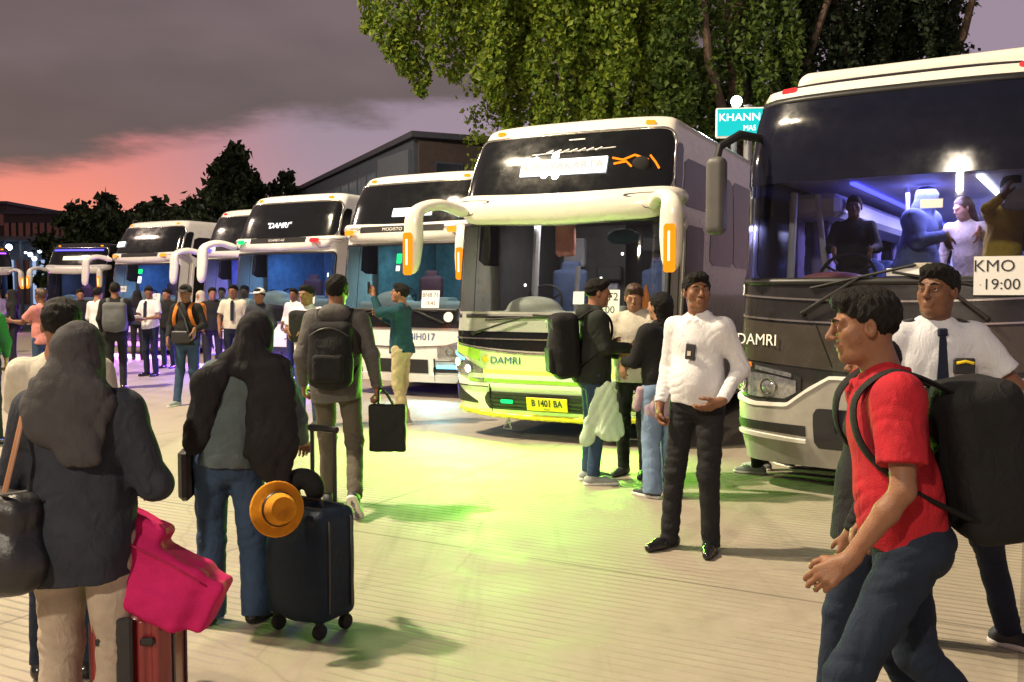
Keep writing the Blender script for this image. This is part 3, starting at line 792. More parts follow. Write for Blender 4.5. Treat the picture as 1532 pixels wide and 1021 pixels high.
    def put(s, px, py, u, z, phi):
        """stand the coach so that surface point (u, z) shows at a pixel of the photograph"""
        p = s.S(u, z); zz = z * s.sc; w = at_z(px, py, zz); a = -phi
        rx = (p.x * math.cos(a) - p.y * math.sin(a)) * s.sc; ry = (p.x * math.sin(a) + p.y * math.cos(a)) * s.sc
        s.root.location = (w.x - rx, w.y - ry, 0); s.root.rotation_euler.z = a; s.phi = phi; return s
    def world(s, p):
        return Matrix.Translation(s.root.location) @ Matrix.Rotation(s.root.rotation_euler.z, 4, 'Z') @ (Vector(p) * s.sc)
    def wheels(s, ys=(2.6, 8.0)):
        for y in ys:
            for sx in (-1, 1):
                w = MB(); w.disc_ring((sx * 1.235, y, .48), (sx, 0, 0), [(.30, -.24), (.44, -.24), (.48, -.20), (.48, -.04), (.44, 0), (.30, 0.005)], 28)
                t = w.build('wheel', M['tyre'], s.root, True)
                r = MB(); r.disc_ring((sx * 1.235, y, .48), (sx, 0, 0), [(.001, .03), (.10, .03), (.12, -.02), (.26, -.06), (.29, .0), (.302, .004)], 24); r.build('rim', M['alloy'], t, True)
                a = MB(); n = 20
                V = []; F = []
                for i in range(n + 1):
                    t_ = math.pi * i / n
                    for rr_ in (.52, .58): V.append((sx * 1.262, y + rr_ * math.cos(t_), .48 + rr_ * math.sin(t_))); V.append((sx * 1.20, y + rr_ * math.cos(t_), .48 + rr_ * math.sin(t_)))
                for i in range(n): b = i * 4; F += [(b, b + 2, b + 6, b + 4), (b + 2, b + 3, b + 7, b + 6), (b + 1, b, b + 4, b + 5)]
                # dark well behind the wheel
                V2 = [(sx * 1.254, y + .52 * math.cos(math.pi * i / n), .48 + .52 * math.sin(math.pi * i / n)) for i in range(n + 1)] + [(sx * 1.254, y - .52, .27), (sx * 1.254, y + .52, .27)]
                pydata('wheel_arch', V, F, M['black_trim'], s.root, True)
                pydata('wheel_well', V2, [tuple(range(len(V2)))], M['black_deep'], s.root, False)
        ub = MB(); ub.box((0, 5.3, .36), (1.15, 4.7, .09)); ub.build('underbody', M['black_deep'], s.root)
    def wiper(s, u, z, u1, z1, u2, z2):
        b = MB(); a0 = s.S(u, z, .05); e = s.S(u1, z1, .045)
        b.tube([s.S(u, z, .01), a0, a0 * .5 + e * .5 + Vector((0, -.02, 0)), e], [.022, .016, .012, .009], 6)
        w = b.build('wiper', M['black_trim'], s.root, True)
        b = MB(); b.tube([s.S(u1 + (u2 - u1) * t, z1 + (z2 - z1) * t, .022) for t in (-.9, -.5, 0, .5, .9)], .011, 5); b.build('wiper_blade', M['rubber'], w, True)
    def mirror(s, sx, m, root=(1.16, .16, 2.62), out=(1.50, -.34, 2.62), down=(1.53, -.40, 1.96), lamp='amber_on', r0=.060, r1=.098, vox=.012):
        A = V3(sx * root[0], root[1], root[2]); B = V3(sx * out[0], out[1], out[2]); C = V3(sx * down[0], down[1], down[2])
        f = Field(np.minimum(np.minimum(A, B), C) - .3, np.maximum(np.maximum(A, B), C) + .3, vox)
        P = smooth_path([A, (A * .5 + B * .5) + V3(0, -.03, .075), B + V3(0, 0, -.03), (B + C) / 2, C], 6); n = len(P) - 1
        rad = lambda t: np.interp(t, [0, .2, .45, .6, .8, 1], [r0 * 1.05, r0 * .85, r0, r1 * .95, r1, r1 * .8])
        for i in range(n): f.cone(P[i], P[i + 1], float(rad(i / n)), float(rad((i + 1) / n)), k=.045, sc=(1.0, .72, .9))
        o = f.build('mirror', m, s.root)
        q = MB(); q.box((C[0], C[1] + r1 * .66 + .002, (B[2] + C[2]) / 2 - .05), (r1 * .62, .006, (B[2] - C[2]) * .46), bev=.01); q.build('mirror_glass', M['mirror'], o)
        if lamp:
            q = MB(); q.box((C[0] - sx * .0, C[1] - r1 * .66 - .012, C[2] + .16), (.062, .022, .24), bev=.025); tl = q.build('turn_lamp', M[lamp], o); q = MB(); q.box((C[0], C[1] - r1 * .66 - .028, C[2] + .18), (.014, .008, .15), bev=.006); q.build('bulb_strip', M['bulb_strip'], tl)
        return C
    def marker(s, u, z, m='amber_on', w=.055):
        q = MB(); fr = s.frame(u, z, .012); q.box((0, 0, 0), (w, .026, .022), bev=.014); o = q.build('marker_lamp', M[m], s.root); o.matrix_local = fr; return o
    def card(s, u, z, w, h, lines, off=.006, name='schedule_card', size=.1, base='card', ink='ink', tw=1.0):
        q = MB(); q.box((0, 0, 0), (w / 2, h / 2, .002)); o = q.build(name, M[base], s.root); o.matrix_local = s.frame(u, z, off)
        n = len(lines)
        for i, (t, sz) in enumerate(lines):
            text(t, sz, M[ink], o, Matrix.Translation((0, (n / 2 - i - .5) * h / n * .94, .0035)), sx=tw)
        return o
    def lettering(s, body, u, z, size, m='ink', off=.006, sx=1.0, shear=0, bold=.01):
        return text(body, size, M[m], s.root, s.frame(u, z, off), offset=size * bold, sx=sx, shear=shear)
DPROF = [(.2, .10), (.45, .03), (.8, .0), (1.2, .02), (1.4, .05), (2.0, .13), (2.5, .21), (2.8, .26), (3.2, .42), (3.5, .60), (3.62, .70), (3.75, .86)]
DW = [(.2, .99), (.5, 1.025), (2.4, 1.03), (3.0, 1.015), (3.4, .985), (3.65, .95), (3.75, .925)]
def coach_double(label, paint, vbulge=.085, prof=DPROF, glow=None, see=True, low='win_clear', up='glass_black', Lb=10.5, markers=('amber_on', 'amber_on'), visor_m=None, plate=None, mirrors=(1, 1), sidewin=True, mlamp='amber_on', hi=True, vz=(2.44, 2.79)):
    c = Coach(label, prof, DW, 3.62, Lb=Lb)
    holes = [(-1.30, 1.30, 1.42, 2.46)] if see else []
    c.shell(M[paint], holes)
    # two-storey windscreen
    c.rpatch('upper_windscreen', M[up], -1.30, 1.30, 2.78, 3.50, r=.16, rb=.05, off=.010)
    c.ring('window_seal', M['chrome' if hi else 'black_trim'], -1.31, 1.31, 2.77, 3.51, w=.022, off=.018, r=.17)
    if see:
        c.patch('windscreen', M[low], -1.30, 1.30, 1.42, 2.46, off=.002, thick=.006)
    else: c.patch('windscreen', M['glass_dark'], -1.30, 1.30, 1.42, 2.46, off=.006)
    c.ring('window_seal', M['black_trim'], -1.31, 1.31, 1.41, 2.48, w=.045, off=.012, r=.10)
    # dark bands round the corners and along the sides
    if sidewin:
        for sx in (-1, 1):
            u = lambda a: sx * a
            for i in range(7):
                a = 1.72 + i * 1.28; b = a + 1.24
                if i == 0 and sx > 0: continue
                c.rpatch('side_window', M['glass_side'], min(u(a), u(b)), max(u(a), u(b)), 2.02, 3.18, r=.06, off=.006, nu=8, nz=6)
        # passenger door on the left side of the coach
        dr = c.rpatch('door', M[paint], 1.78, 2.72, .42, 2.55, r=.05, off=.012, nu=8, nz=8)
        c.rpatch('door_glass', M['glass_side'], 1.86, 2.64, .9, 2.45, r=.06, off=.018, nu=8, nz=6, parent=dr)
        c.rpatch('side_window', M['glass_side'], 1.72, 2.94, 2.66, 3.22, r=.06, off=.006, nu=8, nz=6)
    c.rpatch('corner_glass', M['glass_side'], 1.36, 1.64, 2.80, 3.36, r=.06, off=.006, nu=5, nz=6)
    # visor between the two panes
    vb = lambda u: np.interp(abs(u), [0, 1.0, 1.14, 1.22, 1.6], [vz[0], vz[0] + .035, vz[0] + .06, vz[0] + .155, vz[0] + .19])
    vt_ = lambda u: vz[1] + .04 * (abs(u) / 1.5) ** 2
    vi = c.patch('visor', M[visor_m or paint], -1.58, 1.58, vb, vt_, off=.045, thick=.09, bulge=vbulge, nu=90, nz=12, ends=.03)
    for sx in (-1, 1):
        P = [c.S(sx * u, z, .118) for u, z in ((1.20, vz[1] - .20), (1.02, vz[1] - .22), (.92, vz[1] - .12), (.80, vz[1] - .07), (1.2, vz[1] - .05), (1.38, vz[1] - .06))]
        q = MB(); q.tube(P, .006, 5, sm=5); q.build('visor_groove', M['black_trim'], vi, True)
    for sx in (-1, 1):
        c.patch('panel_gap', M['black_deep'], sx * .72 - .004, sx * .72 + .004, .28, .64, off=.0325, thick=.03, nu=1, nz=8)
        c.patch('panel_gap', M['black_deep'], min(sx * .74, sx * 1.62), max(sx * .74, sx * 1.62), .600, .607, off=.0315, thick=.03, nu=16, nz=1)
        c.patch('panel_gap', M['black_deep'], sx * 1.66 - .004, sx * 1.66 + .004, .30, 2.5, off=.008, nu=1, nz=14)
    for u, m in zip((-.98, .98), markers):
        if m: c.marker(u, 3.585, m)
    for sx, on in zip((-1, 1), mirrors):
        if on: c.mirror(sx, M[visor_m or paint], lamp=mlamp)
    c.wheels()
    return c
def interior(c, cloth='seat_red', col=(.35, .38, .45), z0=.95, zt=2.62, depth=2.4, light=None, power=30, dash='dash', seats=True, back=True, wall='cab_wall', dz=0.0):
    """cab behind the windscreen"""
    fl = MB(); fl.box((0, 1.75, z0 - .03), (1.14, 1.25, .03)); fl.build('cab_floor', M['cab_dark'], c.root)
    if back:
        b = MB(); b.box((-.62, 2.9, (z0 + zt) / 2), (.5, .02, (zt - z0) / 2)); b.box((.62, 2.9, (z0 + zt) / 2), (.36, .02, (zt - z0) / 2)); b.box((0, 3.6, (z0 + zt) / 2), (1.1, .02, (zt - z0) / 2)); b.build('cab_partition', M[wall], c.root)
        for sx in (-1, 1):
            q = MB(); q.box((sx * 1.17, 2.1, (z0 + zt) / 2), (.012, 1.0, (zt - z0) / 2)); q.build('cab_lining', M[wall], c.root)
    t = MB(); t.box((0, 1.9, zt + .02), (1.14, 1.4, .02)); t.build('cab_ceiling', M['cab_wall'], c.root)
    d = Field((-1.2, .02, .8), (1.2, 1.2, 1.75), .02)
    d.box((0, .64, 1.12 + dz), (1.06, .24, .34), r=.06); d.ell((-.45, .60, 1.50 + dz), (.34, .2, .14), k=.08); d.box((.45, .62, 1.44 + dz), (.28, .16, .09), r=.05, k=.05); d.build('dashboard', M[dash], c.root)
    w = MB()
    cen = Vector((-.48, .93, 1.56)); tilt = Matrix.Rotation(R(-28), 3, 'X')
    ringp = [cen + tilt @ Vector((.24 * math.cos(a), 0, .24 * math.sin(a))) for a in np.linspace(0, 2 * math.pi, 25)]
    w.tube(ringp, .017, 6, cap=False)
    for a in (.5, 2.64, 4.71): w.tube([cen, cen + tilt @ Vector((.23 * math.cos(a), 0, .23 * math.sin(a)))], .013, 5)
    w.tube([cen, cen + Vector((0, -.2, -.25))], .03, 6); w.build('steering_wheel', M['black_trim'], c.root, True)
    if seats:
        for x, y, in ((-.48, 1.55), (.62, 1.9)):
            sd = Field((x - .35, y - .4, .8), (x + .35, y + .5, 2.15), .02)
            sd.box((x, y, 1.28), (.25, .24, .08), r=.06); sd.box((x, y + .22, 1.62), (.24, .07, .36), r=.06, k=.03); sd.box((x, y + .24, 2.0), (.13, .05, .09), r=.04, k=.03)
            sd.build('seat', M[cloth], c.root)
    if light:
        l = bpy.data.lights.new('cab_lamp', 'AREA'); l.energy = power; l.color = light; l.size = 1.4; l.shape = 'RECTANGLE'; l.size_y = .5
        o = bpy.data.objects.new('cab_lamp', l); COL.objects.link(o); o.parent = c.root; o.location = (0, 1.3, zt - .03); o.rotation_euler.x = R(22)
        q = MB(); q.box((0, 1.9, zt - .004), (.5, .05, .012), bev=.008); q.build('cab_lamp_panel', emit('cab_glow', light, 3.0), c.root)
# ------------------------------------------------------------------ material library
M['hair'] = mat('hair', (.009, .008, .007), .6, spec=.18, var=.4, vscale=40, bump=1.0, bscale=90, mscale=(3, 3, .5))
M['hair_brown'] = mat('hair_brown', (.05, .022, .012), .45, var=.4, vscale=40, bump=.5, bscale=160)
M['eyewhite'] = mat('eyewhite', (.55, .52, .48), .25, var=.05); M['iris'] = mat('iris', (.02, .012, .008), .15)
M['white_shirt'] = fabric('white_shirt', (.66, .66, .68), var=.06); M['white_shirt2'] = fabric('white_shirt_b', (.60, .61, .66), var=.06)
M['grey_hijab'] = fabric('grey_hijab', (.055, .052, .055)); M['black_hijab'] = fabric('black_hijab', (.014, .013, .015))
M['navy_jacket'] = fabric('navy_jacket', (.020, .024, .036), col2=(.040, .043, .055)); M['beige_trousers'] = fabric('beige_trousers', (.40, .33, .26))
M['teal_top'] = fabric('teal_top', (.085, .11, .115)); M['denim'] = denim('denim', (.034, .060, .115)); M['denim_dark'] = denim('denim_dark', (.013, .020, .036)); M['denim_light'] = denim('denim_light', (.17, .25, .38))
M['grey_jacket'] = fabric('grey_jacket', (.085, .08, .075), rough=.7); M['olive'] = fabric('olive', (.085, .075, .055)); M['black_cloth'] = fabric('black_cloth', (.013, .013, .014))
M['black_trousers'] = fabric('black_trousers', (.016, .016, .018)); M['navy_trousers'] = fabric('navy_trousers', (.012, .016, .035))
M['teal_shirt'] = fabric('teal_shirt', (.012, .055, .075)); M['khaki'] = fabric('khaki', (.42, .34, .21)); M['red_shirt'] = fabric('red_shirt', (.36, .012, .022), var=.25)
M['orange'] = fabric('orange_cloth', (.55, .17, .03)); M['pink_shirt'] = fabric('pink_shirt', (.55, .22, .20)); M['cream'] = fabric('cream_cloth', (.50, .46, .38)); M['white_cap'] = fabric('white_cap', (.7, .7, .7))
M['dark_hood'] = fabric('dark_hood', (.020, .024, .020)); M['uniform'] = fabric('uniform_shirt', (.56, .52, .44)); M['yellow'] = fabric('yellow_cloth', (.60, .42, .06)); M['blue_cloth'] = fabric('blue_cloth', (.14, .18, .42)); M['floral'] = fabric('floral', (.45, .35, .25), col2=(.3, .2, .4), vscale=25)
M['green_shirt'] = fabric('green_shirt', (.02, .12, .04))
M['bp_black'] = fabric('backpack_black', (.008, .008, .009), rough=.75); M['bp_grey'] = fabric('backpack_grey', (.10, .105, .11), rough=.6); M['zip'] = mat('zip', (.05, .05, .05), .4)
M['shoe_black'] = mat('shoe_black', (.010, .010, .011), .25, coat=.3); M['shoe_grey'] = mat('shoe_grey', (.26, .27, .28), .6); M['shoe_dark'] = mat('shoe_dark', (.03, .032, .04), .6); M['sole_white'] = mat('sole_white', (.62, .60, .56), .6)
M['leather'] = mat('tan_leather', (.28, .12, .05), .45)
M['bag_black'] = mat('bag_leather', (.018, .018, .022), .4, bump=.3, bscale=40); M['pink'] = mat('pink_nylon', (.50, .02, .12), .7, spec=.06, var=.15, vscale=9, bump=.3, bscale=200); M['pink_dark'] = fabric('pink_nylon_dark', (.38, .012, .07), rough=.6)
M['suit_blue'] = fabric('suitcase_blue', (.010, .022, .042), rough=.6); M['suit_red'] = mat('suitcase_red', (.20, .02, .022), .35, coat=.3, var=.2); M['hat'] = fabric('orange_hat', (.78, .32, .02)); M['tote'] = fabric('tote_black', (.012, .014, .013), rough=.6); M['plastic'] = mat('plastic_bag', (.55, .70, .50), .45, bump=.6, bscale=18)
M['paint_white'] = mat('paint_white', (.74, .73, .70), .28, coat=.5, var=.04); M['paint_cream'] = mat('paint_cream', (.78, .74, .66), .28, coat=.5, var=.03); M['paint_lime'] = mat('paint_lime', (.45, .78, .08), .28, coat=.5, var=.04); M['paint_green_lit'] = mat('paint_white_green_lit', (.62, .80, .36), .28, coat=.5, var=.04)  # last entry: white paint with the green lamp glow put into its colour
M['paint_yellow'] = mat('paint_yellow', (.78, .60, .03), .3, coat=.4); M['paint_black'] = mat('paint_black', (.020, .019, .019), .22, coat=.7, var=.2); M['paint_grey'] = mat('paint_grey', (.30, .29, .27), .3, coat=.4); M['paint_silver'] = mat('paint_silver', (.38, .36, .33), .35, metal=.2, coat=.3)
M['paint_brown'] = mat('paint_bronze', (.05, .042, .034), .25, coat=.6, var=.15)
M['black_trim'] = mat('black_trim', (.015, .015, .016), .45); M['black_deep'] = mat('black_deep', (.008, .008, .008), .9); M['rubber'] = mat('rubber', (.012, .012, .012), .7); M['chrome'] = mat('chrome', (.62, .60, .56), .18, metal=.9, var=.03); M['mirror'] = mat('mirror_glass', (.7, .7, .72), .04, metal=1, var=.01)
M['tyre'] = mat('tyre', (.018, .018, .018), .85, bump=.3); M['alloy'] = mat('alloy', (.4, .4, .42), .35, metal=.8)
M['glass_black'] = mat('glass_black', (.006, .007, .008), .11, var=.02, spec=.7, coat=.3); M['glass_dark'] = mat('glass_dark', (.008, .014, .02), .07, spec=.8); M['glass_side'] = mat('glass_side', (.008, .008, .009), .16, spec=.25)
M['glass_navy'] = mat('glass_navy', (.006, .007, .016), .10, spec=.7, coat=.2)
M['cab_blue'] = mat('cab_blue', (.16, .24, .40), .6, var=.3); M['cab_teal'] = mat('cab_teal', (.12, .20, .22), .6, var=.4); M['win_clear'] = glass('windscreen_clear', (.86, .89, .88)); M['win_tint'] = glass('windscreen_tint', (.70, .78, .84))
M['lens'] = mat('lamp_lens', (.30, .31, .33), .12, metal=.6, coat=.8, var=.4, vscale=30); M['lens_amber'] = mat('lens_amber', (.75, .22, .02), .2, coat=.7)
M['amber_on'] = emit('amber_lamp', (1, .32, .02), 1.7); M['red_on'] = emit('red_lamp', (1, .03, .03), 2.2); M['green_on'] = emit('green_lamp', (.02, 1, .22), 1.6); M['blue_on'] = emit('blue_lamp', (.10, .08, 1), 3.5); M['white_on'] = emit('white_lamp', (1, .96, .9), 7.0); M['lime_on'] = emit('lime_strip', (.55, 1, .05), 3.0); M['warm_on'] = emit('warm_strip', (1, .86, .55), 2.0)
M['glare_on'] = emit('glare_glow', (1, .99, .96), 25.0); M['sign_on'] = emit('lit_sign', (1, .98, .94), 2.6); M['cyan_on'] = emit('cyan_lamp', (.20, .75, 1), 3.0); M['purple_on'] = emit('purple_lamp', (.40, .08, 1), 3.0); M['teal_on'] = emit('teal_sign', (.02, .72, .70), 1.0); M['mirror_amber'] = emit('mirror_amber', (1, .27, .01), 1.5); M['bulb_strip'] = emit('bulb_strip', (1, .75, .35), 4.0); M['deep_amber'] = emit('deep_amber_glow', (1, .22, .01), 2.2)
M['card'] = mat('card', (.80, .80, .78), .7, var=.02); M['ink'] = mat('ink', (.02, .02, .025), .6); M['ink_blue'] = mat('ink_blue', (.03, .08, .22), .6); M['plate_yellow'] = mat('plate_yellow', (.80, .58, .02), .45, var=.03); M['letter_white'] = mat('letter_white', (.85, .83, .78), .5, var=.02); M['grey_line'] = mat('grey_line', (.3, .3, .3), .5); M['dashgrey'] = mat('dash_grey', (.33, .33, .30), .6)
M['dash'] = mat('dash', (.06, .06, .065), .6); M['dash_light'] = mat('dash_light', (.34, .34, .32), .55); M['cab_dark'] = mat('cab_dark', (.04, .04, .045), .7); M['cab_wall'] = mat('cab_wall', (.055, .052, .058), .7, var=.3); M['cab_lilac'] = mat('cab_lilac', (.42, .40, .48), .5); M['seat_red'] = fabric('seat_red', (.13, .03, .035)); M['seat_blue'] = fabric('seat_blue', (.05, .07, .15)); M['curtain'] = fabric('curtain', (.20, .16, .30))
M['steel'] = mat('steel', (.25, .26, .27), .4, metal=.6)

# ------------------------------------------------------------------ the setting
def ground_mat():
    m, t = nt_new('concrete_apron'); N = t.nodes; L = t.links
    out = N.new('ShaderNodeOutputMaterial'); p = N.new('ShaderNodeBsdfPrincipled'); L.new(p.outputs[0], out.inputs[0])
    g = N.new('ShaderNodeNewGeometry'); P = g.outputs['Position']
    def noise(sc, det=6, ro=.6, map=None):
        n = N.new('ShaderNodeTexNoise'); n.inputs['Scale'].default_value = sc; n.inputs['Detail'].default_value = det; n.inputs['Roughness'].default_value = ro
        if map:
            q = N.new('ShaderNodeMapping'); q.inputs['Scale'].default_value = map; L.new(P, q.inputs[0]); L.new(q.outputs[0], n.inputs['Vector'])
        else: L.new(P, n.inputs['Vector'])
        return n.outputs['Fac']
    def mrange(v, a, b, c=0., d=1.):
        q = N.new('ShaderNodeMapRange'); L.new(v, q.inputs[0]); q.inputs[1].default_value = a; q.inputs[2].default_value = b; q.inputs[3].default_value = c; q.inputs[4].default_value = d; return q.outputs[0]
    def mix(f, a, b, mode='MIX'):
        q = N.new('ShaderNodeMix'); q.data_type = 'RGBA'; q.blend_type = mode
        if isinstance(f, float): q.inputs[0].default_value = f
        else: L.new(f, q.inputs[0])
        for i, v in ((6, a), (7, b)):
            if isinstance(v, tuple): q.inputs[i].default_value = (*v, 1)
            else: L.new(v, q.inputs[i])
        return q.outputs[2]
    base = mix(mrange(noise(.55), .35, .68), (.25, .215, .165), (.37, .32, .25))
    base = mix(mrange(noise(6.0, 8, .7), .35, .7), base, (.34, .295, .235))
    st = mrange(noise(.9, 7, .72, (1, .45, 1)), .56, .72, 0, .55); base = mix(st, base, (.17, .145, .118))
    spk = mrange(noise(42, 3, .7), .66, .74, 0, .6); base = mix(spk, base, (.13, .115, .10))
    # broom-cut grooves
    mp_ = N.new('ShaderNodeMapping'); mp_.inputs['Rotation'].default_value = (0, 0, R(27)); L.new(P, mp_.inputs[0])
    wv = N.new('ShaderNodeTexWave'); wv.wave_type = 'BANDS'; wv.bands_direction = 'Y'; wv.inputs['Scale'].default_value = 4.6; wv.inputs['Distortion'].default_value = .55
    wv.inputs['Detail'].default_value = 2.0; wv.inputs['Detail Scale'].default_value = 1.6; L.new(mp_.outputs[0], wv.inputs['Vector'])
    gr = mrange(wv.outputs['Fac'], 0., .26, 1., 0.)
    patch = mrange(noise(.55, 4, .6), .40, .62)
    mm = N.new('ShaderNodeMath'); mm.operation = 'MULTIPLY'; L.new(gr, mm.inputs[0]); L.new(patch, mm.inputs[1])
    m2 = N.new('ShaderNodeMath'); m2.operation = 'MULTIPLY'; L.new(mm.outputs[0], m2.inputs[0]); m2.inputs[1].default_value = .72
    base = mix(m2.outputs[0], base, (.16, .135, .11))
    # tyre marks swept along the bays, hairline cracks
    tm = N.new('ShaderNodeMapping'); tm.inputs['Rotation'].default_value = (0, 0, R(27)); tm.inputs['Scale'].default_value = (1.6, .12, 1); L.new(P, tm.inputs[0])
    tn = N.new('ShaderNodeTexNoise'); tn.inputs['Scale'].default_value = 1.7; tn.inputs['Detail'].default_value = 5; tn.inputs['Roughness'].default_value = .7; L.new(tm.outputs[0], tn.inputs['Vector'])
    base = mix(mrange(tn.outputs['Fac'], .55, .72, 0, .42), base, (.13, .115, .095))
    nd = N.new('ShaderNodeTexNoise'); nd.inputs['Scale'].default_value = 1.3; nd.inputs['Detail'].default_value = 5; L.new(P, nd.inputs['Vector']); va = N.new('ShaderNodeMix'); va.data_type = 'RGBA'; va.inputs[0].default_value = .22; L.new(P, va.inputs[6]); L.new(nd.outputs['Color'], va.inputs[7])
    vo = N.new('ShaderNodeTexVoronoi'); vo.feature = 'DISTANCE_TO_EDGE'; vo.inputs['Scale'].default_value = .42; L.new(va.outputs[2], vo.inputs['Vector'])
    base = mix(mrange(vo.outputs['Distance'], 0.0, .004, .22, 0.), base, (.07, .06, .05))
    # slab joints
    for rot, sc in ((R(-29), .21),):
        q = N.new('ShaderNodeMapping'); q.inputs['Rotation'].default_value = (0, 0, -rot); L.new(P, q.inputs[0])
        bt = N.new('ShaderNodeTexBrick'); bt.offset = 0; bt.inputs['Scale'].default_value = 1.0; bt.inputs['Mortar Size'].default_value = .012; bt.inputs['Brick Width'].default_value = 4.2; bt.inputs['Row Height'].default_value = 4.8
        L.new(q.outputs[0], bt.inputs['Vector']); base = mix(mrange(bt.outputs['Fac'], 0, 1, 0, .55), base, (.10, .085, .07))
    L.new(base, p.inputs['Base Color']); L.new(mrange(noise(3.0), .3, .7, .55, .85), p.inputs['Roughness']); p.inputs['Specular IOR Level'].default_value = .35
    b1 = N.new('ShaderNodeBump'); b1.inputs['Strength'].default_value = .55; b1.inputs['Distance'].default_value = .012; b1.invert = True; L.new(mm.outputs[0], b1.inputs['Height'])
    b2 = N.new('ShaderNodeBump'); b2.inputs['Strength'].default_value = .35; b2.inputs['Distance'].default_value = .01; L.new(noise(24, 8, .75), b2.inputs['Height']); L.new(b1.outputs[0], b2.inputs['Normal'])
    L.new(b2.outputs[0], p.inputs['Normal']); return m
gm = ground_mat()
pydata('ground', [(-400, -60, 0), (400, -60, 0), (400, 600, 0), (-400, 600, 0)], [(0, 1, 2, 3)], gm, None, False, 'structure')

# ------------------------------------------------------------------ far buildings
M['wall_blue'] = mat('wall_blue', (.055, .07, .10), .8, var=.15); M['wall_brown'] = mat('wall_brown', (.060, .046, .044), .85, var=.2); M['wall_pale'] = mat('wall_pale', (.09, .11, .14), .8); M['roof_dark'] = mat('roof_dark', (.05, .055, .075), .6); M['pane'] = mat('pane', (.16, .21, .27), .12, spec=.7); M['pane_dark'] = mat('pane_dark', (.02, .03, .04), .12, spec=.7)
def wall_between(b, name, a, c, z0, z1, m, t=.15):
    a = Vector((a[0], a[1], 0)); c = Vector((c[0], c[1], 0)); d = (c - a); L_ = d.length; q = MB()
    q.box(((a.x + c.x) / 2, (a.y + c.y) / 2 , (z0 + z1) / 2), (L_ / 2, t, (z1 - z0) / 2), rot=math.atan2(d.y, d.x)); return q.build(name, m, b)
def office():
    A = Vector((-3.3, 33, 0)); B = Vector((-13.5, 55, 0)); C = Vector((3.5, 36.5, 0))
    e = empty('office_building', A, 0, 'long office block with a slanted dark eave and strip of windows behind the coaches', 'building')
    a = Vector((0, 0, 0)); b = B - A; c = C - A
    wall_between(e, 'wall', a, b, 0, 6.95, M['wall_blue']); wall_between(e, 'end_wall', a, c, 0, 6.9, M['wall_brown'])
    wall_between(e, 'pale_wall', a + Vector((-.45, .4, 0)) + Vector((.2, -.35, 0)), a + (b * .13) + Vector((-.35, -.25, 0)), 0, 6.6, M['wall_pale'], .1)
    # roof slab with a wide eave
    n = Vector((-b.y, b.x, 0)).normalized() * -1; 
    if n.x > 0: n = -n
    P = [a + Vector((-.15, -.45, 6.97)), b + Vector((-.5, .4, 6.97)), b + Vector((8, 6, 7.4)), c + Vector((.6, -.4, 7.0))]
    V = [tuple(p) for p in P] + [(p.x, p.y, p.z + .20) for p in P]
    pydata('roof', V, [(0, 1, 2, 3), (4, 7, 6, 5), (0, 4, 5, 1), (1, 5, 6, 2), (2, 6, 7, 3), (3, 7, 4, 0)], M['roof_dark'], e, False)
    d = b.normalized(); out = Vector((-d.y, d.x, 0)); out = out if out.x < 0 else -out; ang = math.atan2(d.y, d.x)
    for row in range(2):
        for i in range(15):
            p = a + d * (3.6 + i * 1.36) + out * .16; z = 5.75 - row * 2.3
            w = MB(); w.box((p.x, p.y, z), (.60, .05, .58), rot=ang); f = w.build('window', M['wall_pale'], e)
            for s_ in (-1, 1):
                q = p + d * s_ * .28 + out * .04; g = MB(); g.box((q.x, q.y, z), (.245, .03, .50), rot=ang); g.build('pane', M['pane'], f)
    d2 = c.normalized(); o2 = Vector((d2.y, -d2.x, 0)); a2 = math.atan2(d2.y, d2.x)
    for row in range(2):
        for i in range(4):
            p = a + d2 * (1.1 + i * 1.6) + o2 * .17; z = 5.6 - row * 2.3
            w = MB(); w.box((p.x, p.y, z), (.55, .04, .6), rot=a2); f = w.build('window', M['roof_dark'], e)
            g = MB(); q = p + o2 * .04; g.box((q.x, q.y, z), (.47, .03, .52), rot=a2); g.build('pane', M['pane_dark'], f)
office()
def slab_building(name, px0, px1, pytop, Y, label, m, rows, cols, lit=(), d=10):
    a = at(px0, pytop, Y); b = at(px1, pytop, Y); w = (b.x - a.x); h = a.z
    e = empty(name, (a.x + w / 2, Y, 0), 0, label, 'building')
    q = MB(); q.box((0, d / 2, h / 2), (w / 2, d / 2, h / 2)); q.build('wall', m, e)
    q = MB(); q.box((0, d / 2, h + .15), (w / 2 + .2, d / 2 + .2, .15)); q.build('roof', M['roof_dark'], e)
    for r in range(rows):
        for c in range(cols):
            x = -w / 2 + (c + .5) * w / cols; z = h - 1.4 - r * 3.0
            if z < 1: continue
            g = MB(); g.box((x, -.05, z), (w / cols * .36, .06, .75)); f = g.build('window', M['roof_dark'], e)
            g = MB(); g.box((x, -.09, z), (w / cols * .31, .04, .66)); g.build('pane', M['lit_win'] if (r, c) in lit else M['pane_dark'], f)
    return e
M['lit_win'] = emit('lit_window', (.45, .62, 1), .8)
slab_building('apartment_block', -60, 9, 306, 92, 'taller dark block at the far left, cut off by the picture edge', M['wall_brown'], 5, 4)
slab_building('apartment_block', 5, 101, 321, 80, 'wide dark brown flat-roofed block against the pink sky', M['wall_brown'], 3, 9)
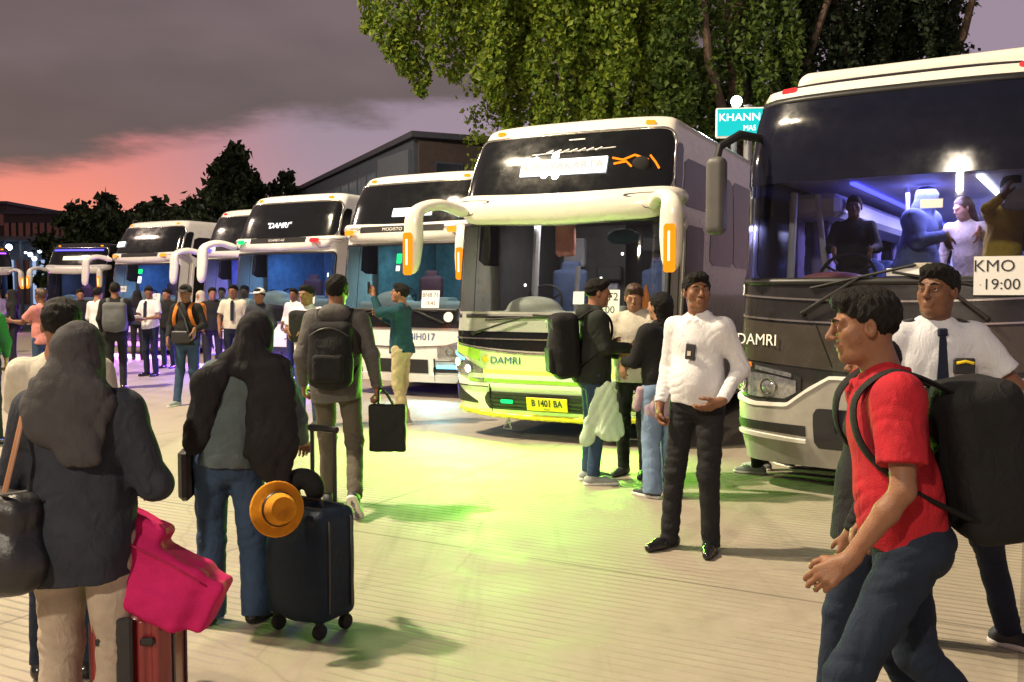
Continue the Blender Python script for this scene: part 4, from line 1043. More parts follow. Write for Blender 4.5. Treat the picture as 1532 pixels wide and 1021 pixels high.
def canopy_shop():
    a = at(-40, 362, 52); b = at(128, 362, 52); w = b.x - a.x; h = a.z
    e = empty('terminal_hall', ((a.x + b.x) / 2, 52, 0), 0, 'low blue-lit terminal hall with bright white lamps at the far left', 'building')
    M['hall'] = mat('hall_wall', (.22, .30, .42), .7)
    q = MB(); q.box((0, 6, h / 2), (w / 2, 5, h / 2)); q.build('wall', M['hall'], e)
    q = MB(); q.box((0, 3, h + .1), (w / 2 + .5, 4.4, .12)); q.build('roof', M['roof_dark'], e)
    for i in range(7):
        x = -w / 2 + (i + .5) * w / 7; q = MB(); q.tube([(x, -.9, 0), (x, -.9, h)], .09, 8); q.build('column', M['wall_pale'], e, True)
        g = MB(); g.box((x, .96, h * .5), (w / 7 * .38, .04, h * .28)); g.build('window', M['lit_win'] if i % 2 else M['pane_dark'], e)
    for px, py, r in ((14, 370, .17), (46, 381, .12), (60, 376, .10), (52, 387, .12), (68, 372, .08), (39, 378, .06), (73, 383, .07)):
        p = at(px, py, 50.6); q = MB(); q.disc_ring((p.x - e.location.x, p.y - e.location.y, p.z), (0, -1, -.2), [(.001, .0), (r, 0), (r, .08), (.001, .09)], 12); q.build('lamp', emit('hall_lamp', (.62, .80, 1), 7.0), e)
canopy_shop()

# ------------------------------------------------------------------ trees
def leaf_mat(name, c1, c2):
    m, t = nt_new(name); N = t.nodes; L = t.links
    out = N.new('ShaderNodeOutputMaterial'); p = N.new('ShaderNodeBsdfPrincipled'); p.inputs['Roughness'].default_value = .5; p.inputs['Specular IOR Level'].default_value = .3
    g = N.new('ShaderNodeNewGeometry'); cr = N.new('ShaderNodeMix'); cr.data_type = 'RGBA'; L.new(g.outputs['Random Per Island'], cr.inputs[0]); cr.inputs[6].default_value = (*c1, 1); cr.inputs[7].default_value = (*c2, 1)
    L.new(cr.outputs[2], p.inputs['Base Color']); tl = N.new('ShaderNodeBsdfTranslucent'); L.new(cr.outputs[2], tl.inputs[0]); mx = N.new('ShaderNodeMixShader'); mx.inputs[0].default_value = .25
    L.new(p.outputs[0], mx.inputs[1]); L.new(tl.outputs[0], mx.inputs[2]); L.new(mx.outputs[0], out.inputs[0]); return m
M['leaf_green'] = leaf_mat('leaf_green', (.045, .095, .008), (.19, .25, .022)); M['leaf_dark'] = leaf_mat('leaf_dark', (.010, .020, .009), (.028, .044, .016)); M['leaf_mid'] = leaf_mat('leaf_mid', (.025, .055, .010), (.10, .15, .024))  # leaf_green brightened: lamp light on the left tree put into the leaf colour
M['bark'] = mat('bark', (.09, .06, .04), .9, var=.4, vscale=8, bump=.8, bscale=20)
def leaves(name, C, size, m, parent, rng):
    """one folded leaf (two triangles sharing the rib) per centre"""
    n = len(C); d = rng.randn(n, 3); d[:, 2] -= .5; d /= np.linalg.norm(d, axis=1)[:, None]
    u = rng.randn(n, 3); u -= (u * d).sum(1)[:, None] * d; u /= np.linalg.norm(u, axis=1)[:, None]; w = np.cross(d, u)
    s = size * rng.uniform(.45, 1.6, (n, 1))
    V = np.stack([C - d * s * .5, C + u * s * .30 + w * s * .08, C + d * s * .5, C - u * s * .30 + w * s * .08], 1).reshape(-1, 3)
    b = np.arange(n)[:, None] * 4; F = np.concatenate([b + np.array([[0, 1, 2]]), b + np.array([[0, 2, 3]])])
    return quads_np(name, V, F, m, parent, False)
def vine_tree(base, strands, label, trunk_r=.4, trunk_h=14, m='leaf_green', seed=1, lsize=.17, blobs=(), limbs=(), group='big trees hung with creepers'):
    """strands: (dx, dy, ztop, zbot, radius, count); blobs: (dx, dy, z, rx, ry, rz, count)"""
    rng = np.random.RandomState(seed); e = empty('tree', base, 0, label, 'tree', group)
    q = MB(); q.tube([(0, 0, 0), (.1, 0, trunk_h * .3), (-.15, .1, trunk_h * .6), (.1, 0, trunk_h)], [trunk_r, trunk_r * .8, trunk_r * .65, trunk_r * .4], 12); q.build('trunk', M['bark'], e, True)
    for l in limbs:
        q = MB(); n = len(l); q.tube(l, list(np.linspace(trunk_r * .42, trunk_r * .12, n)), 8); q.build('limb', M['bark'], e, True)
    C = []
    for (x, y, zt, zb, r, n) in strands:
        t = rng.rand(n) ** .85; z = zt + (zb - zt) * t; 
        cl = np.clip(.52 + .33 * np.sin(z * 3.1 + x * 7) + .28 * np.sin(z * 1.3 + y * 3 + x) , 0, 1); rr_ = r * (.22 + .95 * cl) * (1.15 - .7 * t ** 2.5)
        a = rng.rand(n) * 2 * math.pi; q_ = np.sqrt(rng.rand(n)) * rr_
        keep = rng.rand(n) < (.12 + .88 * cl ** 1.5)
        p = np.stack([x + q_ * np.cos(a) + .12 * np.sin(z * 1.1 + x), y + q_ * np.sin(a), z + rng.randn(n) * .05], 1)[keep]; C.append(p)
    for (x, y, z, rx, ry, rz, n) in blobs:
        k = max(6, n // 90); cc = rng.randn(k, 3); cc /= np.linalg.norm(cc, axis=1)[:, None]; cc *= (rng.rand(k, 1) ** .4) * np.array([[rx, ry, rz]]); cc += np.array([[x, y, z]])
        idx = rng.randint(0, k, n); p = cc[idx] + rng.randn(n, 3) * np.array([[.30, .30, .22]]) * max(.6, rx / 3); C.append(p)
    C = np.concatenate(C); o = leaves('crown', C, lsize, M[m], e, rng); return e
rng = np.random.RandomState(5)
# the big overhanging tree left of centre
def px2(px, py, Y, base): p = at(px, py, Y); return p.x - base[0], p.z
def build_trees():
    Y = 21.0
    # tree one: crown reaching out to the left over the sky
    b = (at(900, 400, Y + 2.5).x, Y + 2.5, 0); st = []; bl = []
    def S_(px, ptop, pbot, dy, r, n): 
        x, zt = px2(px, ptop, Y + dy, b); _, zb = px2(px, pbot, Y + dy, b); st.append((x, Y + dy - b[1], zt, zb, r, int(n * 1.7)))
    S_(548, -30, 48, 0, .5, 500); S_(566, -20, 70, .4, .45, 450); S_(585, -30, 96, -.2, .5, 700); S_(603, -20, 112, 0, .42, 600); S_(622, -30, 142, .2, .36, 700); S_(640, -20, 118, .5, .45, 650)
    S_(660, -40, 108, 0, .45, 800); S_(683, -40, 122, .3, .5, 900); S_(704, -40, 98, .8, .5, 700); S_(716, -40, 130, 0, .42, 900)
    r2 = np.random.RandomState(3)
    for px in range(735, 1010, 14):
        S_(px + r2.randint(-5, 5), -60, 200 + r2.randint(-25, 25) - (30 if px < 755 else 0), r2.uniform(-.8, 1.6), r2.uniform(.30, .52), 1500)
    for px in range(730, 1020, 40): x, z = px2(px, 60, Y + 3.2, b); bl.append((x, 3.0, z, 1.3, .8, 3.2, 1400))
    x0, z0 = px2(650, 0, Y, b); bl.append((x0, -1.5, z0 + 1.0, 1.9, 1.3, .8, 1800))
    limbs = [[(0, 0, 6), (-1.5, -.6, 8.0), (-3.2, -1.4, 8.8), (-5.2, -2.0, 8.9)], [(0, 0, 4), (.8, -1, 6.5), (1.0, -1.5, 9)], [(0, 0, 5), (-1.2, -1.2, 6.5), (-2.4, -1.6, 8.6)]]
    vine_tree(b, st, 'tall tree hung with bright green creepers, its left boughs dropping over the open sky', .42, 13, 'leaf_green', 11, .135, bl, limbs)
    # tree two: middle, lit green to dull green
    b = (at(1105, 400, Y + 1).x, Y + 1, 0); st = []; bl = []
    for px in range(1000, 1190, 13):
        S_(px + r2.randint(-5, 5), -60, 215 + r2.randint(-25, 25), r2.uniform(-.6, 1.6), r2.uniform(.26, .48), 1100)
    for px in range(1010, 1200, 45): x, z = px2(px, 60, Y + 3.4, b); bl.append((x, 3.2, z, 1.3, .8, 3.2, 1300))
    limbs = [[(0, 0, 4.5), (-1.0, -1.2, 6.6), (-1.35, -1.6, 9.5)], [(0, 0, 4), (1.2, -.8, 6.5), (2.1, -1.2, 9.5)]]
    vine_tree(b, st, 'creeper-covered tree behind the teal sign and lamp', .36, 13, 'leaf_mid', 12, .14, bl, limbs)
    # tree three: right, darker
    b = (at(1330, 400, Y + 2).x, Y + 2, 0); st = []; bl = []
    for px in range(1190, 1440, 15):
        S_(px + r2.randint(-5, 5), -60, 205 - (px - 1190) * .45 + r2.randint(-25, 10), r2.uniform(0, 2), r2.uniform(.26, .5), 1000)
    for px in range(1200, 1440, 45): x, z = px2(px, 20, Y + 4, b); bl.append((x, 3, z, 1.4, .8, 2.6, 1300))
    limbs = [[(0, 0, 4.5), (-1.4, -1, 7), (-2.2, -1.2, 9.5)], [(0, 0, 5), (1.2, -1, 7.5), (1.6, -1.2, 9.5)]]
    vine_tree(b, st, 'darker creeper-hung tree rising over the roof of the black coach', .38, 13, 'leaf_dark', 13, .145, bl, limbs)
    # far silhouettes
    def far(px, top, Y, wpx, label, seed, spire=False):
        p = at(px, top, Y); h = p.z; w = wpx / 1400 * Y / 2
        bl = [(0, 0, h * .55, w, w, h * .38, 5200), (-w * .5, 0, h * .5, w * .6, w * .6, h * .3, 2600), (w * .5, 0, h * .48, w * .6, w * .6, h * .3, 2600)]
        if spire: bl += [(0, 0, h * .86, w * .30, w * .3, h * .12, 1300), (-w * .38, 0, h * .78, w * .34, w * .3, h * .10, 1100), (w * .4, 0, h * .72, w * .34, w * .3, h * .10, 1100)]
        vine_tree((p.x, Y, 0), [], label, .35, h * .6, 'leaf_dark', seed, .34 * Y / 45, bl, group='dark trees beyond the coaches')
    far(178, 274, 50, 120, 'dark round tree at the left end of the far tree line, beside the pink sky', 21)
    far(250, 282, 47, 110, 'low dark tree in the far line above the white coach roofs', 22)
    far(300, 262, 49, 70, 'dark tree between the low one and the tall pointed one', 24)
    far(352, 210, 46, 92, 'tallest dark tree of the far line, its pointed top against the lilac sky', 23, True)
    far(226, 300, 44, 150, 'lowest and widest dark bush of the far line, above the leftmost white coach', 26)
    far(150, 288, 43, 170, 'broad dark bush at the left foot of the far tree line', 28)
    far(300, 284, 40, 230, 'wide low dark canopy in the middle of the far line, in front of the others', 29)
    far(385, 268, 43, 150, 'broad dark tree in front of the tall pointed one in the far line', 27)
    far(420, 246, 48, 100, 'dark tree in the far line where it meets the office roof', 25)
build_trees()

# ------------------------------------------------------------------ lit sign, lamp post and mast
def sign_and_lamp():
    Y = 15.5; p = at(1106, 184, Y); e = empty('sign_board', (p.x, Y, 0), R(-8), 'teal lit sign board on a post with white lettering under the white lamp', 'sign')
    q = MB(); q.tube([(0.15, .1, 0), (.15, .1, p.z + .3)], .07, 10); q.build('post', M['steel'], e, True)
    q = MB(); q.box((0.12, 0, p.z), (.50, .05, .24), bev=.015); fr = q.build('frame', M['card'], e)
    q = MB(); q.box((0.12, -.054, p.z), (.475, .008, .215)); q.build('panel', M['teal_on'], e)
    Rx = Matrix.Rotation(R(90), 4, 'X')
    text('KHANNA', .17, M['sign_on'], e, Matrix.Translation((.06, -.066, p.z + .075)) @ Rx, sx=1.1); text('MAS', .12, M['sign_on'], e, Matrix.Translation((.16, -.066, p.z - .10)) @ Rx, sx=.9)
    Y = 16.2; p = at(1101, 152, Y); e = empty('lamp_post', (p.x, Y, 0), 0, 'lamp post with a glaring white lamp in front of the creeper-hung trees', 'street lamp')
    q = MB(); q.tube([(0, .12, 0), (0, .12, p.z - .1), (0, .05, p.z)], [.07, .05, .04], 10); q.build('post', M['steel'], e, True)
    q = MB(); q.disc_ring((0, 0, p.z), (0, -1, -.25), [(.001, .0), (.07, .0), (.095, .04), (.07, .10), (.001, .11)], 20); q.build('lamp_head', emit('white_floodlight', (.85, .95, 1), 30.0), e, True)
    l = bpy.data.lights.new('lamp_head_light', 'POINT'); l.energy = 90; l.color = (.80, .92, 1); l.shadow_soft_size = .12; o = bpy.data.objects.new('lamp_head_light', l); COL.objects.link(o); o.location = (p.x, Y - .35, p.z - .02)
sign_and_lamp()
def mast():
    for (x, y, h, lab) in ((MAST.x, MAST.y, 16.6, 'tall floodlight mast standing left of the waiting passengers'), (-27, 26, 15.1, 'far floodlight mast left of the row of coaches')):
        e = empty('floodlight_mast', (x - .6, y, 0), 0, lab, 'street lamp', 'floodlight masts')
        q = MB(); q.tube([(0, 0, 0), (0, 0, h)], [.16, .09], 12); q.build('pole', M['steel'], e, True)
        q = MB(); q.box((.2, -1.1, h + .15), (.12, 1.7, .08)); q.box((.45, 0, h + .14), (.3, .3, .10), bev=.02); q.box((.6, -2.3, h + .2), (.3, .26, .08), bev=.02); q.build('lamp_head', M['steel'], e)
mast()
# ------------------------------------------------------------------ the coaches
PHI = R(29)
Z4 = Matrix.Translation
def small_box(c, name, m, u, z, w, h, off=.006, d=.006, parent=None, bev=.004):
    q = MB(); q.box((0, 0, 0), (w / 2, h / 2, d), bev=bev); o = q.build(name, M[m], parent or c.root); o.matrix_local = c.frame(u, z, off); return o
def arc(z0, dz, uw=1.45): return lambda u: z0 - dz * (1 - (u / uw) ** 2) + 0
def lamp_ring(c, u, z, r, m='lens', off=.03, parent=None, glow=None):
    q = MB(); q.disc_ring((0, 0, 0), (0, 0, 1), [(.001, -.02), (r * .75, -.012), (r * .82, .01), (r, .012), (r * 1.02, -.01)], 20); o = q.build('lamp_ring', M['chrome'], parent or c.root, True); o.matrix_local = c.frame(u, z, off)
    q = MB(); q.disc_ring((0, 0, 0), (0, 0, 1), [(.001, .02), (r * .4, .018), (r * .74, .0)], 18); k = q.build('lamp_bulb', M[glow or m], o, True); return o

# --- green and white coach in the middle
def green_coach():
    c = coach_double('cream and lime green coach with a yellow number plate and a glaring white destination board', 'paint_cream', markers=('amber_on', 'amber_on'), mlamp='mirror_amber')
    c.put(741, 205, -1.10, 3.58, R(26.5))
    root = c.root
    interior(c, cloth='seat_blue', light=(.95, .88, .80), power=34, dash='dash_light')
    # dark band under the windscreen with chrome strips
    c.patch('lower_panel', M['dashgrey'], -1.30, 1.30, lambda u: 1.22, lambda u: 1.46, off=.006)
    c.patch('lower_band', M['glass_black'], -1.40, 1.40, lambda u: 1.02 + .10 * (u / 1.4) ** 2, lambda u: 1.235, off=.010)
    c.patch('trim_strip', M['chrome'], -1.38, 1.38, lambda u: 1.135 + .01, lambda u: 1.16, off=.022, nz=1)
    c.patch('trim_strip', M['chrome'], -1.40, 1.40, lambda u: .985 + .115 * (u / 1.4) ** 2, lambda u: 1.003 + .115 * (u / 1.4) ** 2, off=.018, nz=1)
    # bonnet panel with green lamp glow put into its paint, lime and white flashes
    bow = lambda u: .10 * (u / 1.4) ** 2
    c.patch('bonnet_panel', M['paint_green_lit'], -1.02, 1.02, lambda u: .80 + .0 * u, lambda u: .975 + bow(u), off=.008)
    c.patch('lime_flash', M['lime_on'], -.98, .98, lambda u: .757, lambda u: .80, off=.020, nz=1)  # lime stripe set glowing to brighten the lower front
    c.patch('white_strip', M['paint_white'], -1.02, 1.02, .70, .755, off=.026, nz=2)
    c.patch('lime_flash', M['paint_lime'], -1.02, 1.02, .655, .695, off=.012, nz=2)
    c.patch('white_strip', M['paint_white'], -1.02, 1.02, .60, .648, off=.026, nz=2)
    for s in (-1, 1):
        q = lambda a, b: (min(s * a, s * b), max(s * a, s * b))
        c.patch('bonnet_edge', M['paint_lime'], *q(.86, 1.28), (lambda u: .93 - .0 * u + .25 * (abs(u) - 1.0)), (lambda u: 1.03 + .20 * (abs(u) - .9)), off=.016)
        h = c.patch('headlight', M['lens'], *q(.80, 1.34), (lambda u: .66 + .22 * (abs(u) - .8)), (lambda u: .80 + .42 * (abs(u) - .8)), off=.022, nz=6)
        for uu, zz, rr_ in ((1.0, .80, .055), (1.17, .87, .06)): lamp_ring(c, s * uu, zz, rr_, 'white_on', .038, h, glow='white_on')
        c.patch('light_strip', M['cyan_on'] if s < 0 else M['white_on'], *q(1.08, 1.28), (lambda u: .90 + .38 * (abs(u) - 1.1)), (lambda u: .925 + .38 * (abs(u) - 1.1)), off=.032, nz=1, parent=h)
        c.patch('fog_recess', M['black_trim'], *q(.92, 1.34), (lambda u: .40 + .05 * (abs(u) - .92)), (lambda u: .42 + .55 * (abs(u) - .92)), off=.014)
    # lower grille with green lamps and the plate
    g = c.rpatch('grille', M['black_trim'], -.80, .80, .345, .545, r=.07, off=.020)
    for i in range(4): c.patch('grille_bar', M['rubber'], -.76, .76, .372 + i * .042, .384 + i * .042, off=.032, nz=1, parent=g)
    for s in (-1, 1): small_box(c, 'fog_lamp', 'green_on', s * .50, .45, .16, .045, .040, .012, bev=.01)
    pl = small_box(c, 'number_plate', 'plate_yellow', 0.0, .445, .50, .155, .055, .006)
    text('B 1401 BA', .105, M['ink'], pl, Z4((0, .012, .008)), offset=.003, sx=.82); text('04 27', .03, M['ink'], pl, Z4((0, -.055, .008)))
    c.patch('bumper_lip', M['paint_green_lit'], -1.36, 1.36, .275, .35, off=.030, nz=2)  # green glow put into the paint of the lip too
    f = Field((-1.5, -.3, 0), (1.5, 1.1, .5), .014)
    P = [c.S(u, .27) + Vector((0, -.03, .0 + .10 * (abs(u) / 1.5) ** 3)) for u in np.linspace(-1.62, 1.62, 19)]
    for a, b in zip(P[:-1], P[1:]): f.cone(a, b, .034, .034, k=.02)
    f.build('bumper_bar', M['paint_yellow'], root)
    q = MB(); q.tube([(-.50, .02, .25), (-.55, .0, .13), (-.45, .0, .13), (-.50, .02, .25)], .012, 6); q.build('tow_hook', M['steel'], root, True)
    c.lettering('DAMRI', -.52, .905, .115, 'ink_blue', off=.014, sx=1.15, bold=0)
    q = MB(); q.box((0, 0, 0), (.035, .035, .002)); o = q.build('emblem', M['paint_yellow'], root); o.matrix_local = c.frame(-.78, .915, .013) @ Matrix.Rotation(R(45), 4, 'Z')
    # wipers crossing the panel
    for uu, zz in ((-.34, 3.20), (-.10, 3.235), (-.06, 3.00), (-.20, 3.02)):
        q = MB(); q.disc_ring((0, 0, 0), (0, 0, 1), [(.001, .012), (.035, .010), (.045, 0)], 16); o = q.build('glare_disc', M['glare_on'], b0 if False else root); o.matrix_local = c.frame(uu, zz, .014)  # glowing discs added for the white glare on the upper windscreen
    c.wiper(-.95, 1.20, -.30, 1.40, .25, 1.44); c.wiper(.95, 1.20, .30, 1.40, -.25, 1.43)
    # destination board inside the upper pane
    b = small_box(c, 'destination_board', 'sign_on', .02, 3.10, 1.06, .20, .020, .008)
    text('YOGYAKARTA', .13, M['grey_line'], b, Z4((0, 0, .012)), offset=.004, sx=1.15)
    q = MB(); 
    for i in range(7): q.tube([c.S(-.22 + i * .10, 3.27, .024), c.S(-.14 + i * .10, 3.30, .024)], .010, 5)
    q.tube([c.S(-.4, 3.262, .022), c.S(.62, 3.292, .022)], .006, 5); q.build('script_sticker', M['letter_white'], root, True)
    c.patch('sun_strip', M['letter_white'], .02, .22, 3.42, 3.432, off=.016, nz=1)
    # schedule card and pale cards inside the screen
    k = c.card(.62, 1.56, .34, .30, [('CMT2', .12), ('19:00', .11)], off=.012)
    small_box(c, 'notice_card', 'card', .33, 1.62, .13, .14, .012, .002)
    # warning triangle of light behind: passenger pole, hanging cloth, partition posts
    def tb(name, m, pts, r): q = MB(); q.tube(pts, r, 8); return q.build(name, M[m], root, True)
    tb('cab_post', 'cab_lilac', [(-.62, .95, 1.3), (-.66, 1.15, 2.6)], .045); tb('cab_post', 'cab_lilac', [(.98, 1.2, 1.0), (.98, 1.2, 2.6)], .05)
    f = Field((-.55, .75, 1.9), (.15, 1.3, 2.65), .018); f.box((-.22, 1.0, 2.32), (.13, .04, .20), r=.04); f.folds(.02, 3, flat=(1, 1, .1)); f.build('hanging_cloth', M['pink_shirt'], root)
    f = Field((.2, .75, 1.9), (.9, 1.3, 2.65), .018); f.ell((.52, 1.0, 2.34), (.20, .12, .09)); f.folds(.02, 5); f.build('hanging_bag', M['teal_shirt'], root)
    f = Field((.8, .5, 1.2), (1.1, .9, 2.1), .014); f.cone((.93, .62, 1.42), (.93, .62, 1.62), .05, .045, k=.01); f.cone((.93, .62, 1.66), (.93, .62, 1.76), .03, .018, k=.03); f.build('drink_bottle', M['lens_amber'], root)
    for i, (x, z, w, h, m) in enumerate(((-.86, 2.25, .16, .20, 'cab_lilac'), (-.86, 1.75, .14, .22, 'seat_red'), (-.30, 1.95, .18, .10, 'cab_dark'), (-.30, 1.70, .10, .12, 'cab_lilac'), (.52, 2.0, .22, .16, 'curtain'), (.80, 2.30, .12, .14, 'leather'), (.85, 1.75, .12, .24, 'seat_red'), (.30, 2.34, .14, .10, 'cab_dark'))):
        q = MB(); q.box((x, 2.84 - .05 * (i % 3), z), (w, .06, h), bev=.02); q.build('cab_locker', M[m], root)
    for x, z in ((-1.0, 1.78), (.05, 1.86), (.33, 2.16)):
        q = MB(); q.disc_ring((x, 1.5, z), (0, -1, 0), [(.001, .01), (.014, .008), (.018, 0)], 10); q.build('cab_spot_lamp', M['white_on'], root)
    tb('cab_rail', 'cab_lilac', [(-.05, .9, 1.35), (-.05, 1.0, 2.0)], .03)
    # blurred orange lamps and a sleeping head seen in the upper deck pane
    def orange(name, pts): q = MB(); q.tube([c.S(u, z, .018) for u, z in pts], .012, 5); q.build(name, M['deep_amber'], root, True)
    orange('interior_lamp_line', [(.60, 3.17), (.72, 3.14), (.85, 3.19), (1.0, 3.13)]); orange('interior_lamp_line', [(.62, 3.10), (.76, 3.12), (.82, 3.06)]); orange('interior_lamp_line', [(1.02, 3.18), (1.08, 3.10), (1.12, 3.03)])
    f = Field((.5, -.2, 2.7), (1.2, .9, 3.5), .015); pp = c.S(.92, 3.08); f.ell(pp + Vector((0, -.0, 0)), (.11, .035, .10)); f.build('headrest', M['black_deep'], root)
    return c
GC = green_coach()

# --- black coach on the right
def black_coach():
    prof = [(.2, .12), (.5, .02), (.9, .0), (1.3, .02), (2.0, .09), (2.8, .19), (3.1, .26), (3.35, .38), (3.5, .52)]
    c = Coach('black coach with a violet lit cabin and grey bumper at the right end', prof, [(.2, .93), (.6, .975), (1.4, .985), (2.8, .985), (3.2, .95), (3.5, .9)], 3.42, bulge=.34, n=2.6)
    c.put(1179, 141, -1.02, 3.40, R(32)); root = c.root
    hole = (-1.36, 1.36, 1.80, 2.62); c.shell(M['paint_black'], [hole])
    c.rpatch('upper_panel', M['glass_navy'], -1.44, 1.44, 2.60, 3.30, r=.14, rb=.02, off=.008)
    c.patch('windscreen', M['win_clear'], -1.36, 1.36, 1.80, 2.62, off=.001, thick=.005)
    c.ring('window_seal', M['black_trim'], -1.46, 1.46, 1.765, 3.32, w=.05, off=.016, r=.16)
    c.patch('corner_trim', M['chrome'], -1.56, -1.50, 1.0, 3.0, off=.008, nu=3, nz=20)
    for s in (-1, 1):
        q = lambda a, b: (min(s * a, s * b), max(s * a, s * b))
        for i in range(7):
            a = 1.66 + i * 1.28; c.rpatch('side_window', M['glass_side'], *q(a, a + 1.24), 1.80, 2.95, r=.06, off=.006, nu=8, nz=6)
    # roof air-conditioning pod, beige-white
    f = Field((-1.1, .6, 3.3), (1.1, 5.4, 3.9), .03); f.box((0, 3.1, 3.52), (.98, 2.2, .15), r=.12); f.build('roof_pod', M['paint_cream'], root)
    c.patch('roof_edge', M['paint_cream'], -1.5, 1.5, 3.345, 3.43, off=.012)
    for u in (-1.0, 1.0): c.marker(u, 3.41, 'red_on', .07)
    bow = lambda u: .06 * (u / 1.4) ** 2
    c.patch('trim_strip', M['chrome'], -1.45, 1.45, lambda u: 1.60 + bow(u), lambda u: 1.615 + bow(u), off=.014, nz=1)
    c.patch('trim_strip', M['chrome'], -1.45, 1.45, lambda u: 1.42 + bow(u), lambda u: 1.434 + bow(u), off=.014, nz=1)
    c.patch('bonnet_panel', M['paint_brown'], -1.46, 1.46, lambda u: 1.02 + .10 * min(1, abs(u) / 1.4), lambda u: 1.40 + bow(u), off=.008)
    V = [c.S(-.55 + t * .14, 1.42 - .34 * t, .012) for t in np.linspace(0, 1, 6)]; q = MB(); q.tube(V, .006, 4); q.build('panel_gap', M['black_deep'], root)
    V = [c.S(.55 - t * .14, 1.42 - .34 * t, .012) for t in np.linspace(0, 1, 6)]; q = MB(); q.tube(V, .006, 4); q.build('panel_gap', M['black_deep'], root)
    # bumper
    def btop(u): a = abs(u); return np.interp(a, [0, .42, .62, .78, 1.1, 1.5], [.98, .98, .86, .74, .73, .80])
    b = c.patch('bumper', M['paint_silver'], -1.56, 1.56, .25, btop, off=.034, thick=.05, nu=60, nz=10)
    c.patch('trim_strip', M['letter_white'], -1.54, 1.54, (lambda u: btop(u) - .004), (lambda u: btop(u) + .024), off=.046, nz=1, nu=80)
    for s in (-1, 1):
        q = lambda a, b_: (min(s * a, s * b_), max(s * a, s * b_))
        h = c.patch('headlight', M['black_trim'], *q(.66, 1.46), (lambda u: np.interp(abs(u), [.66, .8, 1.1, 1.5], [.88, .77, .77, .84])), (lambda u: np.interp(abs(u), [.66, .9, 1.46], [.98, 1.06, 1.13])), off=.016, nz=6)
        h2 = c.patch('lens', M['lens'], *q(.70, 1.42), (lambda u: np.interp(abs(u), [.66, .8, 1.1, 1.5], [.88, .80, .80, .87])), (lambda u: np.interp(abs(u), [.70, .9, 1.46], [.95, .985, 1.03])), off=.024, nz=5, parent=h)
        c.patch('turn_lamp', M['lens_amber'], *q(1.12, 1.44), (lambda u: 1.045 + .03 * (abs(u) - 1.12)), (lambda u: 1.085 + .12 * (abs(u) - 1.12)), off=.026, nz=2, parent=h)
        c.patch('lens', M['lens'], *q(.74, 1.08), (lambda u: .975 + .16 * (abs(u) - .74)), (lambda u: 1.01 + .16 * (abs(u) - .74)), off=.026, nz=2, parent=h)
        lamp_ring(c, s * 1.24, .915, .08, off=.035, parent=h); lamp_ring(c, s * .95, .89, .08, off=.035, parent=h)
        rec = c.patch('fog_recess', M['black_trim'], *q(.62, 1.30), (lambda u: .53 - .04 * (1.3 - abs(u))), (lambda u: .60 - .02 * (1.3 - abs(u))), off=.042, nz=2)
        c.patch('light_strip', M['white_on'] if False else M['letter_white'], *q(.62, 1.28), (lambda u: .485 - .045 * (1.3 - abs(u))), (lambda u: .512 - .04 * (1.3 - abs(u))), off=.056, nz=1, parent=rec)
    c.rpatch('grille', M['glass_navy'], -.55, .55, .42, .74, r=.05, off=.045)
    c.rpatch('number_plate', M['ink'], -.24, .24, .28, .40, r=.02, off=.055)
    c.lettering('DAMRI', -1.08, 1.275, .135, 'letter_white', off=.014, sx=1.05, bold=0)
    # round sticker
    q = MB(); q.disc_ring((0, 0, 0), (0, 0, 1), [(.001, .004), (.046, .004), (.05, 0)], 24); o = q.build('round_sticker', M['card'], root, True); o.matrix_local = c.frame(-1.30, 1.70, .012)
    text('9', .075, M['ink_blue'], o, Z4((0, 0, .006)), offset=.003)
    c.card(.80, 1.80, .37, .29, [('KMO 1', .125), ('19:00', .115)], off=.025, tw=1.0)
    c.wiper(-.66, 1.50, -.20, 1.80, .25, 1.90); c.wiper(.72, 1.48, .35, 1.78, .0, 1.84)
    # cabin
    def bx(name, m, ce, h, par=None, bev=0): q = MB(); q.box(ce, h, bev=bev); return q.build(name, M[m], par or root)
    bx('cab_floor', 'cab_dark', (0, 5.2, 1.04), (1.15, 4.9, .03)); bx('cab_ceiling', 'cab_lilac', (0, 5.4, 2.72), (1.12, 4.8, .03))
    for s in (-1, 1):
        bx('luggage_shelf', 'cab_lilac', (s * .90, 5.6, 2.50), (.24, 4.3, .11), bev=.05)
        st = bx('ceiling_strip_lamp', 'cabin_white' if s > 0 else 'cabin_blue', (s * .52, 4.6, 2.672), (.03, 3.4, .012), bev=.008)
        bx('side_lining', 'cab_wall', (s * 1.135, 5.4, 1.25), (.012, 4.8, .42))
        for i in range(6):
            f = Field((s * 1.08 - .12, 1.2 + i * 1.28, 1.55), (s * 1.08 + .12, 1.75 + i * 1.28, 2.5), .022); f.box((s * 1.08, 1.47 + i * 1.28, 2.02), (.03, .14, .40), r=.02); f.folds(.02, i, flat=(.3, 1, 0), kmin=60, kmax=90); f.build('curtain', M['curtain'], root)
    bx('rear_partition', 'cab_wall', (0, 9.6, 1.8), (1.12, .03, .95))
    f = Field((-1.3, .2, .9), (1.3, 1.2, 2.1), .02); f.box((0, .72, 1.38), (1.10, .24, .36), r=.08); f.ell((-.55, .66, 1.76), (.32, .18, .10), k=.05); f.build('dashboard', M['dash_light2'], root)
    w = MB(); cen = Vector((-.52, 1.04, 1.82)); tilt = Matrix.Rotation(R(-28), 3, 'X')
    w.tube([cen + tilt @ Vector((.24 * math.cos(a), 0, .24 * math.sin(a))) for a in np.linspace(0, 2 * math.pi, 25)], .016, 6, cap=False)
    for a in (.5, 2.64, 4.71): w.tube([cen, cen + tilt @ Vector((.23 * math.cos(a), 0, .23 * math.sin(a)))], .013, 5)
    w.build('steering_wheel', M['black_trim'], root, True)
    first = None
